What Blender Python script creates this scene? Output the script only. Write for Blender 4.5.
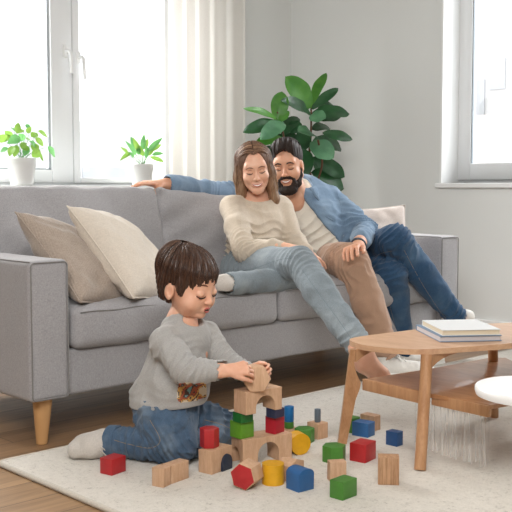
import bpy, bmesh, math, random
import numpy as np
from mathutils import Vector, Matrix, noise
import openvdb
random.seed(7); RNG = np.random.RandomState(3)
scn = bpy.context.scene
for o in list(bpy.data.objects): bpy.data.objects.remove(o)

# ------------------------------------------------------------------ camera, world, light, exposure
FPX, PITCH, YAW = 949.0, 0.0722, 0.7613
CAM = np.array([-1.5638, -2.676, 0.85])
cd = bpy.data.cameras.new('camera'); cam = bpy.data.objects.new('camera', cd); scn.collection.objects.link(cam)
cam.location = CAM; cam.rotation_euler = (math.pi/2 - PITCH, 0, -YAW)
cd.sensor_width = 36; cd.lens = FPX/512*36; cd.clip_start = .05
scn.camera = cam
scn.view_settings.view_transform = 'Standard'; scn.view_settings.look = 'None'
scn.view_settings.gamma = 1; scn.view_settings.use_curve_mapping = False
scn.view_settings.exposure = 0.6
w = bpy.data.worlds.new('sky'); scn.world = w; w.use_nodes = True
bg = w.node_tree.nodes['Background']; bg.inputs[0].default_value = (0.93, 0.97, 1.0, 1); bg.inputs[1].default_value = 1.6
def area(name, loc, to, sx, sy, power, col=(1, 1, 1), spread=math.pi):
    l = bpy.data.lights.new(name, 'AREA'); l.shape = 'RECTANGLE'; l.size = sx; l.size_y = sy; l.energy = power; l.color = col; l.spread = spread
    o = bpy.data.objects.new(name, l); scn.collection.objects.link(o); o.location = loc
    o.rotation_euler = (Vector(to)-Vector(loc)).to_track_quat('-Z', 'Y').to_euler(); return o
area('daylight_back_window', (-.6, 5.6, 4.4), (1.0, 1.0, 1.1), 5.0, 3.0, 800, (1, .985, .96))
area('daylight_right_window', (6.5, -1.2, 4.2), (2.4, -.3, 1.0), 3.5, 3.0, 350, (.96, .98, 1))
area('fill_behind_camera', (-1.9, -2.7, 2.55), (1.1, 0.4, 0.6), 2.0, 1.1, 100, (1, .99, .97))  # added fill lamp; the wall behind the camera has no window
area('ceiling_fill', (.6, -.9, 2.66), (.6, -.9, 0), 3.0, 3.0, 14, (1, .99, .97))  # added weak fill lamp, standing in for light off the ceiling

# ------------------------------------------------------------------ pixel -> point helpers
def ray(u, v):
    a = (u-256)/FPX; b = (256-v)/FPX
    d = math.cos(PITCH)+b*math.sin(PITCH); z = -math.sin(PITCH)+b*math.cos(PITCH)
    return np.array([a*math.cos(YAW)+d*math.sin(YAW), -a*math.sin(YAW)+d*math.cos(YAW), z])
def pz(u, v, z=0.0): r = ray(u, v); return CAM+r*(z-CAM[2])/r[2]
def px(u, v, x): r = ray(u, v); return CAM+r*(x-CAM[0])/r[0]
def py(u, v, y): r = ray(u, v); return CAM+r*(y-CAM[1])/r[1]
def pdep(u, v, d): return CAM+ray(u, v)*d
def reach(p, u, v, L, near=True):
    r = ray(u, v); n = np.linalg.norm(r); r = r/n; q = np.array(p)-CAM
    t = q@r; h2 = q@q-t*t
    s = math.sqrt(max(L*L-h2, 0)); return CAM+r*(t-s if near else t+s)
def V(p): return Vector([float(c) for c in p])

# ------------------------------------------------------------------ object helpers
COL = scn.collection
def thing(name, label, cat, loc=(0, 0, 0), rotz=0, group=None):
    o = bpy.data.objects.new(name, None); COL.objects.link(o); o.empty_display_size = .05
    o.location = V(loc); o.rotation_euler = (0, 0, rotz); o['label'] = label; o['category'] = cat
    if group: o['group'] = group
    return o
def tag(o, label, cat, group=None, kind=None):
    o['label'] = label; o['category'] = cat
    if group: o['group'] = group
    if kind: o['kind'] = kind
    return o
bpy_update = lambda: bpy.context.view_layer.update()
def adopt(o, parent):
    """parent while keeping the world-space mesh (parents are unscaled, maybe moved and turned)"""
    if parent is None: return o
    M = Matrix.LocRotScale(parent.location, parent.rotation_euler, parent.scale)
    p = parent.parent
    while p is not None:
        M = Matrix.LocRotScale(p.location, p.rotation_euler, p.scale) @ M; p = p.parent
    o.parent = parent; inv = M.inverted()
    o.data.transform(inv)       # mesh was built in world space
    return o
def link(name, me, mats, parent=None, smooth=True, world=True):
    if not isinstance(mats, (list, tuple)): mats = [mats]
    for m in mats: me.materials.append(m)
    if smooth:
        me.polygons.foreach_set('use_smooth', [True]*len(me.polygons))
    o = bpy.data.objects.new(name, me); COL.objects.link(o)
    if parent is not None:
        if world: adopt(o, parent)
        else: o.parent = parent
    return o
def from_bm(name, bm, mats, parent=None, smooth=True, sharp=None, world=True):
    me = bpy.data.meshes.new(name); bmesh.ops.recalc_face_normals(bm, faces=bm.faces)
    bm.to_mesh(me); bm.free()
    o = link(name, me, mats, parent, smooth, world)
    if smooth and sharp is not None: me.set_sharp_from_angle(angle=math.radians(sharp))
    return o
def struct(name, bm, m, **k):
    o = from_bm(name, bm, m, **k); o['kind'] = 'structure'; return o
def add_box(bm, lo, hi, M=None, bevel=0, seg=2, mi=0):
    vs = [bm.verts.new((x, y, z)) for x in (lo[0], hi[0]) for y in (lo[1], hi[1]) for z in (lo[2], hi[2])]
    if M is not None:
        for v in vs: v.co = M @ v.co
    idx = [(0, 1, 3, 2), (4, 6, 7, 5), (0, 4, 5, 1), (2, 3, 7, 6), (0, 2, 6, 4), (1, 5, 7, 3)]
    fs = [bm.faces.new([vs[i] for i in f]) for f in idx]
    for f in fs: f.material_index = mi
    if bevel:
        es = list({e for f in fs for e in f.edges})
        bmesh.ops.bevel(bm, geom=es, offset=bevel, segments=seg, profile=.5, affect='EDGES')
def add_prism(bm, pts, z0, z1, M=None, bevel=0, seg=2, mi=0):
    a = [bm.verts.new((p[0], p[1], z0)) for p in pts]; b = [bm.verts.new((p[0], p[1], z1)) for p in pts]
    if M is not None:
        for v in a+b: v.co = M @ v.co
    n = len(pts); fs = [bm.faces.new(a[::-1]), bm.faces.new(b)]
    for i in range(n): fs.append(bm.faces.new((a[i], a[(i+1) % n], b[(i+1) % n], b[i])))
    for f in fs: f.material_index = mi
    if bevel:
        es = list({e for f in fs[:2] for e in f.edges})
        bmesh.ops.bevel(bm, geom=es, offset=bevel, segments=seg, profile=.5, affect='EDGES')
def add_tube(bm, pts, rads, n=12, cap=True, flat=None):
    pts = [V(p) for p in pts]
    if not hasattr(rads, '__len__'): rads = [rads]*len(pts)
    rings = []; ref = None
    for i, p in enumerate(pts):
        t = (pts[min(i+1, len(pts)-1)]-pts[max(i-1, 0)]).normalized()
        if ref is None: ref = t.orthogonal().normalized()
        ref = (ref-t*ref.dot(t)).normalized(); bi = t.cross(ref)
        rings.append([bm.verts.new(p+(ref*math.cos(2*math.pi*k/n)+bi*math.sin(2*math.pi*k/n))*rads[i]) for k in range(n)])
    for a, b in zip(rings, rings[1:]):
        for k in range(n): bm.faces.new((a[k], a[(k+1) % n], b[(k+1) % n], b[k]))
    if cap: bm.faces.new(rings[0][::-1]); bm.faces.new(rings[-1])
def add_lathe(bm, prof, c=(0, 0, 0), n=40, M=None):
    rings = []
    for r, z in prof:
        rings.append([bm.verts.new((c[0]+r*math.cos(2*math.pi*k/n), c[1]+r*math.sin(2*math.pi*k/n), c[2]+z)) for k in range(n)])
    for a, b in zip(rings, rings[1:]):
        for k in range(n): bm.faces.new((a[k], a[(k+1) % n], b[(k+1) % n], b[k]))
    bm.faces.new(rings[0][::-1]); bm.faces.new(rings[-1])
    if M is not None:
        for ring in rings:
            for v in ring: v.co = M @ v.co
def spline(pts, n=8):
    P = [np.array(p, float) for p in pts]; P = [2*P[0]-P[1]]+P+[2*P[-1]-P[-2]]; out = []
    for i in range(1, len(P)-2):
        for k in range(n):
            t = k/n; a, b, c, d = P[i-1:i+3]
            out.append(.5*((2*b)+(-a+c)*t+(2*a-5*b+4*c-d)*t*t+(-a+3*b-3*c+d)*t**3))
    out.append(P[-2]); return out

# ------------------------------------------------------------------ materials
def srgb(c):
    if isinstance(c, str): c = [int(c[i:i+2], 16)/255 for i in (0, 2, 4)]
    return tuple(x/12.92 if x <= .04045 else ((x+.055)/1.055)**2.4 for x in c)+(1,)
class NT:
    def __init__(s, name):
        s.m = bpy.data.materials.new(name); s.m.use_nodes = True; s.t = s.m.node_tree; s.b = s.t.nodes['Principled BSDF']; s.tc = None
    def n(s, typ, **k):
        nd = s.t.nodes.new(typ)
        for a, b in k.items():
            if a.startswith('i_'):
                nd.inputs[a[2:].replace('_', ' ')].default_value = b
            else: setattr(nd, a, b)
        return nd
    def l(s, a, b): s.t.links.new(a, b)
    def co(s, scale=(1, 1, 1), rot=(0, 0, 0), kind='Object'):
        if s.tc is None: s.tc = s.n('ShaderNodeTexCoord')
        mp = s.n('ShaderNodeMapping'); mp.inputs['Scale'].default_value = scale; mp.inputs['Rotation'].default_value = rot
        s.l(s.tc.outputs[kind], mp.inputs[0]); return mp.outputs[0]
    def noise(s, scale, det=4, vec=None, rough=.55, dist=0):
        nd = s.n('ShaderNodeTexNoise'); nd.inputs['Scale'].default_value = scale; nd.inputs['Detail'].default_value = det
        nd.inputs['Roughness'].default_value = rough; nd.inputs['Distortion'].default_value = dist
        s.l(vec if vec is not None else s.co(), nd.inputs['Vector']); return nd.outputs['Fac']
    def ramp(s, fac, stops):
        r = s.n('ShaderNodeValToRGB'); e = r.color_ramp.elements
        while len(e) < len(stops): e.new(.5)
        for el, (p, c) in zip(e, stops): el.position = p; el.color = c
        s.l(fac, r.inputs[0]); return r.outputs[0]
    def mix(s, fac, a, b, mode='MIX'):
        m = s.n('ShaderNodeMix', data_type='RGBA', blend_type=mode)
        for sock, v in ((m.inputs[0], fac), (m.inputs[6], a), (m.inputs[7], b)):
            if hasattr(v, 'links'): s.l(v, sock)
            else: sock.default_value = v
        return m.outputs[2]
    def bump(s, h, strength=.3, dist=.002, normal=None):
        b = s.n('ShaderNodeBump'); b.inputs['Strength'].default_value = strength; b.inputs['Distance'].default_value = dist
        s.l(h, b.inputs['Height'])
        if normal is not None: s.l(normal, b.inputs['Normal'])
        s.l(b.outputs[0], s.b.inputs['Normal']); return b.outputs[0]
    def base(s, c):
        if hasattr(c, 'links'): s.l(c, s.b.inputs['Base Color'])
        else: s.b.inputs['Base Color'].default_value = c
    def set(s, **k):
        for a, b in k.items(): s.b.inputs[a.replace('_', ' ')].default_value = b
def plain(name, c, rough=.5, **k):
    t = NT(name); t.base(srgb(c)); t.set(Roughness=rough, **k); return t.m
def mulc(c, f): return tuple(min(1, x*f) for x in c[:3])+(1,)
def fabric(name, c, var=.16, scale=260, rough=.95, big=.06, sheen=.25, bump=.5, rib=None, fold=0, spec=.2):
    t = NT(name); c = srgb(c)
    a = t.noise(scale, 3, t.co((1, 1, .45))); b = t.noise(scale, 3, t.co((.45, .45, 1.3)))
    f = t.mix(.5, a, b); col = t.ramp(f, [(.32, mulc(c, 1-var)), (.68, mulc(c, 1+var))])
    g = t.noise(5, 3); col = t.mix(g, mulc(col, 1) if False else t.mix(1.0, col, (1-big, 1-big, 1-big, 1), 'MULTIPLY'), col)
    h = f
    if rib:
        wv = t.n('ShaderNodeTexWave', i_Scale=rib, i_Distortion=.6); t.l(t.co(), wv.inputs[0]); h = t.mix(.6, f, wv.outputs['Color'])
    t.base(col); t.set(Roughness=rough); t.b.inputs['Sheen Weight'].default_value = sheen; t.b.inputs['Specular IOR Level'].default_value = spec
    nrm = None
    if fold:
        bb = t.n('ShaderNodeBump'); bb.inputs['Strength'].default_value = fold; bb.inputs['Distance'].default_value = .03
        t.l(t.noise(9, 3, dist=1.2), bb.inputs['Height']); nrm = bb.outputs[0]
    t.bump(h, bump, .0012, nrm); return t.m
def wood(name, c1, c2, scale=(2, 30, 30), rough=.5, rot=(0, 0, 0), coat=0, contrast=1, kind='Object'):
    t = NT(name); v = t.co(scale, rot, kind)
    a = t.noise(1.0, 6, v, .6, .8)
    f = t.noise(5, 2, t.co(tuple(x*1.7 for x in scale), rot, kind))
    m = t.mix(.3, a, f); col = t.ramp(m, [(.5-.16/contrast, srgb(c1)), (.5+.16/contrast, srgb(c2))])
    t.base(col); t.set(Roughness=rough); t.b.inputs['Coat Weight'].default_value = coat
    t.b.inputs['Specular IOR Level'].default_value = .35
    t.bump(m, .12, .001); return t.m

M_wall = NT('wall_paint'); M_wall.base(srgb('e6e8e6')); M_wall.set(Roughness=.9); M_wall.bump(M_wall.noise(320, 2), .05, .001); M_wall = M_wall.m
M_white = plain('white_paint', 'f2f3f2', .35)
M_upvc = plain('window_plastic', 'eff1f2', .3)
M_oak = wood('oak_wood', 'b3824f', 'd6aa78', (3, 3, .35), .45, coat=.1)
M_table = wood('table_oak', 'bd9373', 'd4ae8c', (26, 5, 30), .42, rot=(0, 0, .6), coat=.15)
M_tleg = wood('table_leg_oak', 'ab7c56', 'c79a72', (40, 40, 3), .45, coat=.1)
M_beech = wood('beech_block', 'c09877', 'd4af90', (90, 90, 14), .55, contrast=1.1)
M_beechd = wood('walnut_striped_block', '9a7251', 'c79e7b', (170, 170, 7), .55, contrast=1.4)
def paint(name, c):
    t = NT(name); a = t.noise(60, 3); cc = srgb(c); t.base(t.ramp(a, [(.3, mulc(cc, .93)), (.7, mulc(cc, 1.05))])); t.set(Roughness=.42)
    t.bump(t.noise(180, 2, t.co((1, 1, .1))), .08, .0006); return t.m
M_red = paint('red_paint', 'b0262a'); M_crim = paint('crimson_paint', 'b01c30'); M_green = paint('green_paint', '47802f'); M_dgreen = paint('dark_green_paint', '1e6b2a')
M_lime = paint('light_green_paint', '62992c'); M_blue = paint('blue_paint', '2c6096'); M_dblue = paint('dark_blue_paint', '204a7c')
M_navy = paint('navy_paint', '343652'); M_yel = paint('yellow_paint', 'dba31c'); M_grey = paint('grey_blue_paint', '5f6b76'); M_inkb = paint('ink_blue_paint', '262f42')
M_sky = paint('bright_blue_paint', '1c6fae')
M_sofa = fabric('grey_upholstery', 'a2a0a2', var=.2, scale=330, big=.05, bump=.6)
M_pipe = fabric('grey_piping', '82807e', var=.1)
t = NT('window_glass'); tr = t.n('ShaderNodeBsdfTransparent'); gl = t.n('ShaderNodeBsdfGlossy'); gl.inputs['Roughness'].default_value = .02; mx = t.n('ShaderNodeMixShader'); mx.inputs[0].default_value = .04
t.l(tr.outputs[0], mx.inputs[1]); t.l(gl.outputs[0], mx.inputs[2]); t.l(mx.outputs[0], t.t.nodes['Material Output'].inputs[0]); M_glass = t.m

# ------------------------------------------------------------------ room shell
XR = 3.2; YB = px(291, 180, XR)[1]; ZC = 2.7
bm = bmesh.new(); add_box(bm, (-3.2, -3.6, -.1), (XR, YB, 0))
t = NT('oak_floorboards'); br = t.n('ShaderNodeTexBrick', offset=.37, offset_frequency=2, squash=1.0)
t.l(t.co(), br.inputs[0]); br.inputs['Scale'].default_value = 1; br.inputs['Brick Width'].default_value = 1.4; br.inputs['Row Height'].default_value = .14
br.inputs['Mortar Size'].default_value = .0016; br.inputs['Color1'].default_value = srgb('aa8562'); br.inputs['Color2'].default_value = srgb('bd9a75'); br.inputs['Mortar'].default_value = srgb('54402f')
gr = t.noise(1, 7, t.co((1.6, 22, 1)), .65, 1.2); col = t.mix(.75, br.outputs['Color'], t.ramp(gr, [(.3, srgb('8a8078')), (.7, srgb('f2efe9'))]), 'MULTIPLY')
t.base(col); t.set(Roughness=.38); t.bump(gr, .08, .001); struct('floor', bm, t.m, smooth=False)
WX0, WX1, WZ0, WZ1 = -.35, 2.25, .86, 2.35
bm = bmesh.new()
for lo, hi in (((-3.2, YB, 0), (WX0, YB+.3, ZC)), ((WX1, YB, 0), (XR+.3, YB+.3, ZC)), ((WX0, YB, 0), (WX1, YB+.3, WZ0)), ((WX0, YB, WZ1), (WX1, YB+.3, ZC))): add_box(bm, lo, hi)
struct('wall_back', bm, M_wall, smooth=False)
RY1 = px(442, 150, XR)[1]; RY0 = RY1-1.7; RZ0 = .875; RZ1 = 2.35
bm = bmesh.new()
for lo, hi in (((XR, -3.6, 0), (XR+.3, RY0, ZC)), ((XR, RY1, 0), (XR+.3, YB, ZC)), ((XR, RY0, 0), (XR+.3, RY1, RZ0)), ((XR, RY0, RZ1), (XR+.3, RY1, ZC))): add_box(bm, lo, hi)
struct('wall_right', bm, M_wall, smooth=False)
bm = bmesh.new(); add_box(bm, (-3.2, -3.6, ZC), (XR+.3, YB+.3, ZC+.1)); M_far = plain('bounce_damping_grey', 'a39e97', .9); struct('ceiling', bm, M_far, smooth=False)  # grey of the unseen sides picked dark to cut bounced light
bm = bmesh.new(); add_box(bm, (-3.5, -3.6, 0), (-3.2, YB+.3, ZC)); struct('wall_left', bm, M_far, smooth=False)
bm = bmesh.new(); add_box(bm, (-3.5, -3.9, 0), (XR+.3, -3.6, ZC)); struct('wall_front', bm, M_far, smooth=False)
bm = bmesh.new(); add_box(bm, (XR-.014, -3.6, 0), (XR, YB-.014, .08), bevel=.003); struct('baseboard_right', bm, M_white, smooth=False)
bm = bmesh.new(); add_box(bm, (-3.2, YB-.014, 0), (XR, YB, .08), bevel=.003); struct('baseboard_back', bm, M_white, smooth=False)

def frame_bm(x0, x1, z0, z1, ws, y0, y1):
    """rectangular ring in the XZ plane; ws = left,right,bottom,top widths"""
    bm = bmesh.new(); l, r, b, tp = ws
    add_box(bm, (x0, y0, z0), (x0+l, y1, z1), bevel=.004); add_box(bm, (x1-r, y0, z0), (x1, y1, z1), bevel=.004)
    add_box(bm, (x0+l, y0, z0), (x1-r, y1, z0+b), bevel=.004); add_box(bm, (x0+l, y0, z1-tp), (x1-r, y1, z1), bevel=.004); return bm
# back window: left sash, right sash, outer frame
wi = bpy.data.objects.new('window_1', None); COL.objects.link(wi); wi['kind'] = 'structure'; wi.location = (1, YB+.1, 1.5)
yf = YB+.06
xa = py(51.5, 100, yf)[0]; xb = py(73, 100, yf)[0]; xc = py(79.5, 100, yf)[0]
zl = py(30, 169.5, yf)[2]; zr = py(110, 178, yf)[2]
from_bm('window_frame', frame_bm(WX0, WX1, WZ0, WZ1, (.04,)*4, YB+.07, YB+.17), M_upvc, wi, sharp=30)
from_bm('sash', frame_bm(WX0+.03, xb-.004, WZ0+.015, WZ1-.03, (.09, xb-.004-xa, zl-WZ0-.015, .09), yf, YB+.13), M_upvc, wi, sharp=30)
from_bm('sash', frame_bm(xb, WX1-.03, WZ0+.015, WZ1-.03, (xc-xb, .09, zr-WZ0-.015, .09), yf-.005, YB+.13), M_upvc, wi, sharp=30)
bm = bmesh.new(); add_box(bm, (xa-.012, yf+.015, zl-.01), (xa-.004, yf+.02, WZ1-.1)); add_box(bm, (WX0+.1, yf+.015, zl), (xa, yf+.02, zl+.008))
add_box(bm, (xa-.014, yf+.016, zl), (xa-.001, yf+.03, WZ1-.1)); from_bm('glazing_seal', bm, plain('seal_grey', 'b4bbbf', .6), wi, smooth=False)
for (a, b, z) in ((WX0+.1, xa, zl), (xc, WX1-.1, zr)):
    bm = bmesh.new(); add_box(bm, (a, YB+.1, z), (b, YB+.104, WZ1-.1)); from_bm('window_pane', bm, M_glass, wi, smooth=False)
for hx, v0, dz in ((py(65, 60, yf)[0], 52, 1), (py(78, 60, yf)[0], 57, 1)):
    z = py(70, v0, yf)[2]; bm = bmesh.new(); add_box(bm, (hx-.014, yf-.012, z-.035), (hx+.014, yf+.004, z+.035), bevel=.005)
    add_tube(bm, [(hx, yf, z), (hx, yf-.045, z), (hx+.004, yf-.052, z-.012), (hx+.012, yf-.05, z-.125)], [.009, .009, .011, .0085]); from_bm('window_handle', bm, M_white, wi, sharp=40)
bm = bmesh.new(); add_box(bm, (WX0-.05, YB-.19, WZ0-.03), (WX1+.05, YB+.07, WZ0), bevel=.006); struct('trim_1', bm, M_white, smooth=False)
# right window
wj = bpy.data.objects.new('window_2', None); COL.objects.link(wj); wj['kind'] = 'structure'; wj.location = (XR+.1, (RY0+RY1)/2, 1.5)
XF = XR+.17
ya = px(457, 100, XF)[1]; yb = px(471.5, 100, XF)[1]; zg = px(490, 163, XF)[2]
S = Matrix(((0, 1, 0, 0), (1, 0, 0, 0), (0, 0, 1, 0), (0, 0, 0, 1)))
def fr(x0, x1, z0, z1, ws, a, b):
    m = frame_bm(x0, x1, z0, z1, ws, a, b)
    for v in m.verts: v.co = S @ v.co
    return m
from_bm('window_frame', fr(RY0, RY1, RZ0, RZ1, (.04,.03,.035,.04), XF+.01, XF+.1), M_upvc, wj, sharp=30)
from_bm('sash', fr(RY0+.03, ya, RZ0+.02, RZ1-.03, (.08, ya-yb, zg-RZ0-.02, .08), XF-.006, XF+.05), M_upvc, wj, sharp=30)
bm = bmesh.new(); add_box(bm, (XF+.002, yb-.006, zg), (XF+.02, yb-.001, RZ1-.1)); from_bm('glazing_seal', bm, plain('seal_grey2', '8c9499', .6), wj, smooth=False)
bm = bmesh.new(); add_box(bm, (XF+.02, RY0+.1, zg), (XF+.024, yb, RZ1-.1)); from_bm('window_pane', bm, M_glass, wj, smooth=False)
bm = bmesh.new(); add_tube(bm, [(XF-.008, ya-.004, RZ0+.03), (XF-.008, ya-.004, RZ0+.1)], .008); from_bm('hinge', bm, M_white, wj)
bm = bmesh.new(); add_box(bm, (XR-.03, RY0-.05, RZ0-.028), (XR+.2, RY1+.03, RZ0), bevel=.005); struct('trim_2', bm, M_white, smooth=False)
bm = bmesh.new(); add_box(bm, (XR-.006, RY1-.002, RZ0), (XF+.02, RY1+.012, RZ1), bevel=.002); struct('trim_3', bm, M_white, smooth=False)
# outside buildings, pale in the glare
def house(name, label, M, x0, x1, z1, y, wins, gable, col, dep=6):
    T = thing(name, label, 'building', M @ Vector(((x0+x1)/2, y+3, -3)))
    bm = bmesh.new(); h = .14*(x1-x0) if gable else .3
    pts = [(x0, -3), (x1, -3), (x1, z1), ((x0+x1)/2, z1+h), (x0, z1)] if gable else [(x0, -3), (x1, -3), (x1, z1), (x0, z1)]
    add_prism(bm, pts, -y-dep, -y, M @ Matrix.Rotation(math.pi/2, 4, 'X')); from_bm('facade', bm, col, T, smooth=False)
    for (wx, wz, ww, wh) in wins:
        bm = bmesh.new(); add_box(bm, (wx, y-.03, wz), (wx+ww, y+.02, wz+wh), M); from_bm('window', bm, M_hwin, T, smooth=False)
M_hwall = plain('pale_render', 'fbf8f4', .9); M_hbrick = plain('pale_brick', 'f3e3d9', .9); M_hwin = plain('far_window', 'b3b5b8', .4); M_hroof = plain('roof_tile', 'ece8e4', .9)
M_hwall, M_hbrick = plain('pale_render_wall', 'c4c3c2', .9), plain('pale_brick_wall', 'c6bab4', .9)

# ------------------------------------------------------------------ outside
I4 = Matrix()
yh = 16
hA = py(75, 146, yh); hB = py(100, 137, yh); hC = py(190, 150, yh)
house('house', 'pale gabled house seen through the back window', I4, hA[0]-1, hC[0]+1, hA[2], yh, [(hB[0]-.5, .2, 1.2, 1.1), (hB[0]+2.2, .2, 1.2, 1.1)], True, M_hwall)
R90 = Matrix.Rotation(-math.pi/2, 4, 'Z')
xh = 15
def rx(u, v): p = px(u, v, xh); return -p[1], p[2]
a = rx(440, 24); b = rx(600, 0); c = rx(472, 126)
house('apartment_building', 'pale apartment block seen through the right window', R90, a[0], b[0]+2, a[1]+.5, xh, [(rx(474, 118)[0], rx(474, 118)[1], .25, .75), (rx(490, 90)[0], rx(490, 90)[1], .35, .6)], False, M_hwall)
house('low_brick_building', 'low pinkish brick building seen through the right window below the pale block', R90, a[0]-2, b[0]+2, rx(480, 126)[1], xh-2.5, [], False, M_hbrick, 2.2)

# ------------------------------------------------------------------ rug
RX, RYB, RT = -.168, -.066, .014
bm = bmesh.new(); add_box(bm, (RX, -3.0, .001), (3.0, RYB, RT), bevel=.006, seg=3)
t = NT('cream_rug_pile'); n1 = t.noise(170, 3, rough=.8); n2 = t.noise(45, 4, rough=.7); n3 = t.noise(6, 3)
col = t.ramp(t.mix(.45, n1, n2), [(.36, srgb('a0978a')), (.43, srgb('cfc8bd')), (.6, srgb('dcd5ca'))])
t.base(t.mix(t.ramp(n3, [(.35, (0, 0, 0, 1)), (.7, (.3, .3, .3, 1))]), col, srgb('cdc5b9'))); t.set(Roughness=1); t.b.inputs['Specular IOR Level'].default_value = .05; t.b.inputs['Sheen Weight'].default_value = .3
bb = t.bump(t.mix(.5, n1, n2), .9, .006); M_rug = t.m
rug = tag(from_bm('rug', bm, M_rug, sharp=50), 'large cream pile rug under the blocks and the coffee table', 'rug')
bm = bmesh.new(); add_tube(bm, [(RX, -3, .008), (RX, RYB-.02, .008), (RX+.006, RYB-.006, .008), (RX+.02, RYB, .008), (3, RYB, .008)], .0085, 8)
from_bm('binding', bm, fabric('rug_binding', 'c9c1b4', var=.12), rug)

# ------------------------------------------------------------------ sofa
def rcore(p, half, r):
    c = np.clip(p, -(half-r), half-r); d = p-c; L = np.linalg.norm(d, axis=1, keepdims=True); L[L < 1e-9] = 1
    return c+d/L*r
def cushion_bm(w, d, h, r, puff=(0, 0, 0), n=28, wr=.004, seed=0, sag=None, wfreq=6):
    """soft box centred at origin: w(x) d(y) h(z)"""
    bm = bmesh.new(); half = np.array([w, d, h])/2
    for ax in range(3):
        for sg in (-1, 1):
            a, b = [(1, 2), (2, 0), (0, 1)][ax]
            def pts(k, L, r_):
                core = np.linspace(-(L-r_), L-r_, k); e = np.linspace(0, 1, 5)[1:]
                return np.concatenate([(-(L-r_)-r_*e)[::-1], core, (L-r_)+r_*e])
            na = max(4, int(n*min(1, half[a]/.4))); nb = max(4, int(n*min(1, half[b]/.4)))
            A = pts(na, half[a], r); B = pts(nb, half[b], r)
            P = np.zeros((len(A)*len(B), 3)); AA, BB = np.meshgrid(A, B, indexing='ij'); P[:, a] = AA.ravel(); P[:, b] = BB.ravel(); P[:, ax] = sg*half[ax]
            P = rcore(P, half, r); vs = [bm.verts.new(p) for p in P]
            for i in range(len(A)-1):
                for j in range(len(B)-1):
                    q = [vs[i*len(B)+j], vs[(i+1)*len(B)+j], vs[(i+1)*len(B)+j+1], vs[i*len(B)+j+1]]
                    bm.faces.new(q if sg > 0 else q[::-1])
    bmesh.ops.remove_doubles(bm, verts=bm.verts, dist=1e-5); bm.normal_update()
    out = []
    for v in bm.verts:
        p = np.array(v.co); u = p/half; k = 1-np.clip(np.abs(u), 0, 1)**2.5
        off = np.array([puff[0]*np.sign(u[0])*abs(u[0])**4*k[1]*k[2], puff[1]*np.sign(u[1])*abs(u[1])**4*k[0]*k[2], puff[2]*np.sign(u[2])*abs(u[2])**4*k[0]*k[1]])
        nz = noise.noise(Vector((p[0]*wfreq+seed, p[1]*wfreq, p[2]*wfreq)))+.5*noise.noise(Vector((p[0]*wfreq*3, p[1]*wfreq*2.6+seed, p[2]*wfreq*2)))
        q = p+off+np.array(v.normal)*nz*wr
        if sag is not None: q = sag(q, u)
        out.append(q)
    for v, q in zip(bm.verts, out): v.co = q
    return bm
def rim(w, h, r, n=8):
    pts = []
    for (cx, cz, a0) in ((w/2-r, h/2-r, 0), (-w/2+r, h/2-r, 90), (-w/2+r, -h/2+r, 180), (w/2-r, -h/2+r, 270)):
        for k in range(n+1): a = math.radians(a0+90*k/n); pts.append((cx+r*math.cos(a), cz+r*math.sin(a)))
    return pts+[pts[0]]
SL, SD, AW, AH, LEG = 2.36, .93, .147, .614, .155
sofa = thing('sofa', 'grey fabric two-cushion sofa with tapered wooden legs', 'sofa', (SL/2, SD/2, 0))
def place(bm, loc, rot=(0, 0, 0)):
    M = Matrix.Translation(loc) @ Matrix.Rotation(rot[2], 4, 'Z') @ Matrix.Rotation(rot[1], 4, 'Y') @ Matrix.Rotation(rot[0], 4, 'X')
    for v in bm.verts: v.co = M @ v.co
    return bm, M
for x0 in (-.012, SL-AW):
    bm, M = place(cushion_bm(AW, SD, AH-LEG, .018, (.002, .003, .004), wr=.002, seed=x0), (x0+AW/2, SD/2, (AH+LEG)/2))
    arm = from_bm('armrest', bm, M_sofa, sofa)
    bm = bmesh.new(); add_tube(bm, [M @ Vector((a, -SD/2-.001, b)) for a, b in rim(AW-.012, AH-LEG-.012, .014)], .0025, 6)
    add_tube(bm, [M @ Vector((-AW/2+.006, -SD/2+.005+k*(SD-.01)/10, (AH-LEG)/2-.003)) for k in range(11)], .002, 6)
    from_bm('piping', bm, M_pipe, arm)
bm, M = place(cushion_bm(SL-2*AW+.01, SD-.02, .155, .014, (0, .002, 0), wr=.002), (SL/2, SD/2+.012, LEG+.0775)); from_bm('base', bm, M_sofa, sofa)
bm, M = place(cushion_bm(SL-2*AW+.005, .15, .60, .05, (0, .01, .004), wr=.003, seed=4), (SL/2, SD-.09, LEG+.32), (-.08, 0, 0)); from_bm('back_panel', bm, M_sofa, sofa)
xm = 1.115
for a, b, s in ((AW+.003, xm-.003, 1.3), (xm+.003, SL-AW-.003, 7.7)):
    hgt = .15; w_ = b-a
    def sagf(q, u): return q
    bm, M = place(cushion_bm(w_, .66, hgt, .035, (.004, .012, .012), wr=.005, seed=s, wfreq=8), ((a+b)/2, .32, .307+hgt/2))
    sc = from_bm('seat_cushion', bm, M_sofa, sofa)
    bm = bmesh.new(); add_tube(bm, [M @ Vector((-w_/2+.02+k*(w_-.04)/30, -.33-.004, hgt/2-.022+.002*math.sin(k))) for k in range(31)], .0022, 6)
    from_bm('piping', bm, M_pipe, sc)
def sag1(q, u):
    q = q.copy(); q[2] += -.012*(1-u[0]**2)*(u[2] > .5) ; return q
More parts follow.
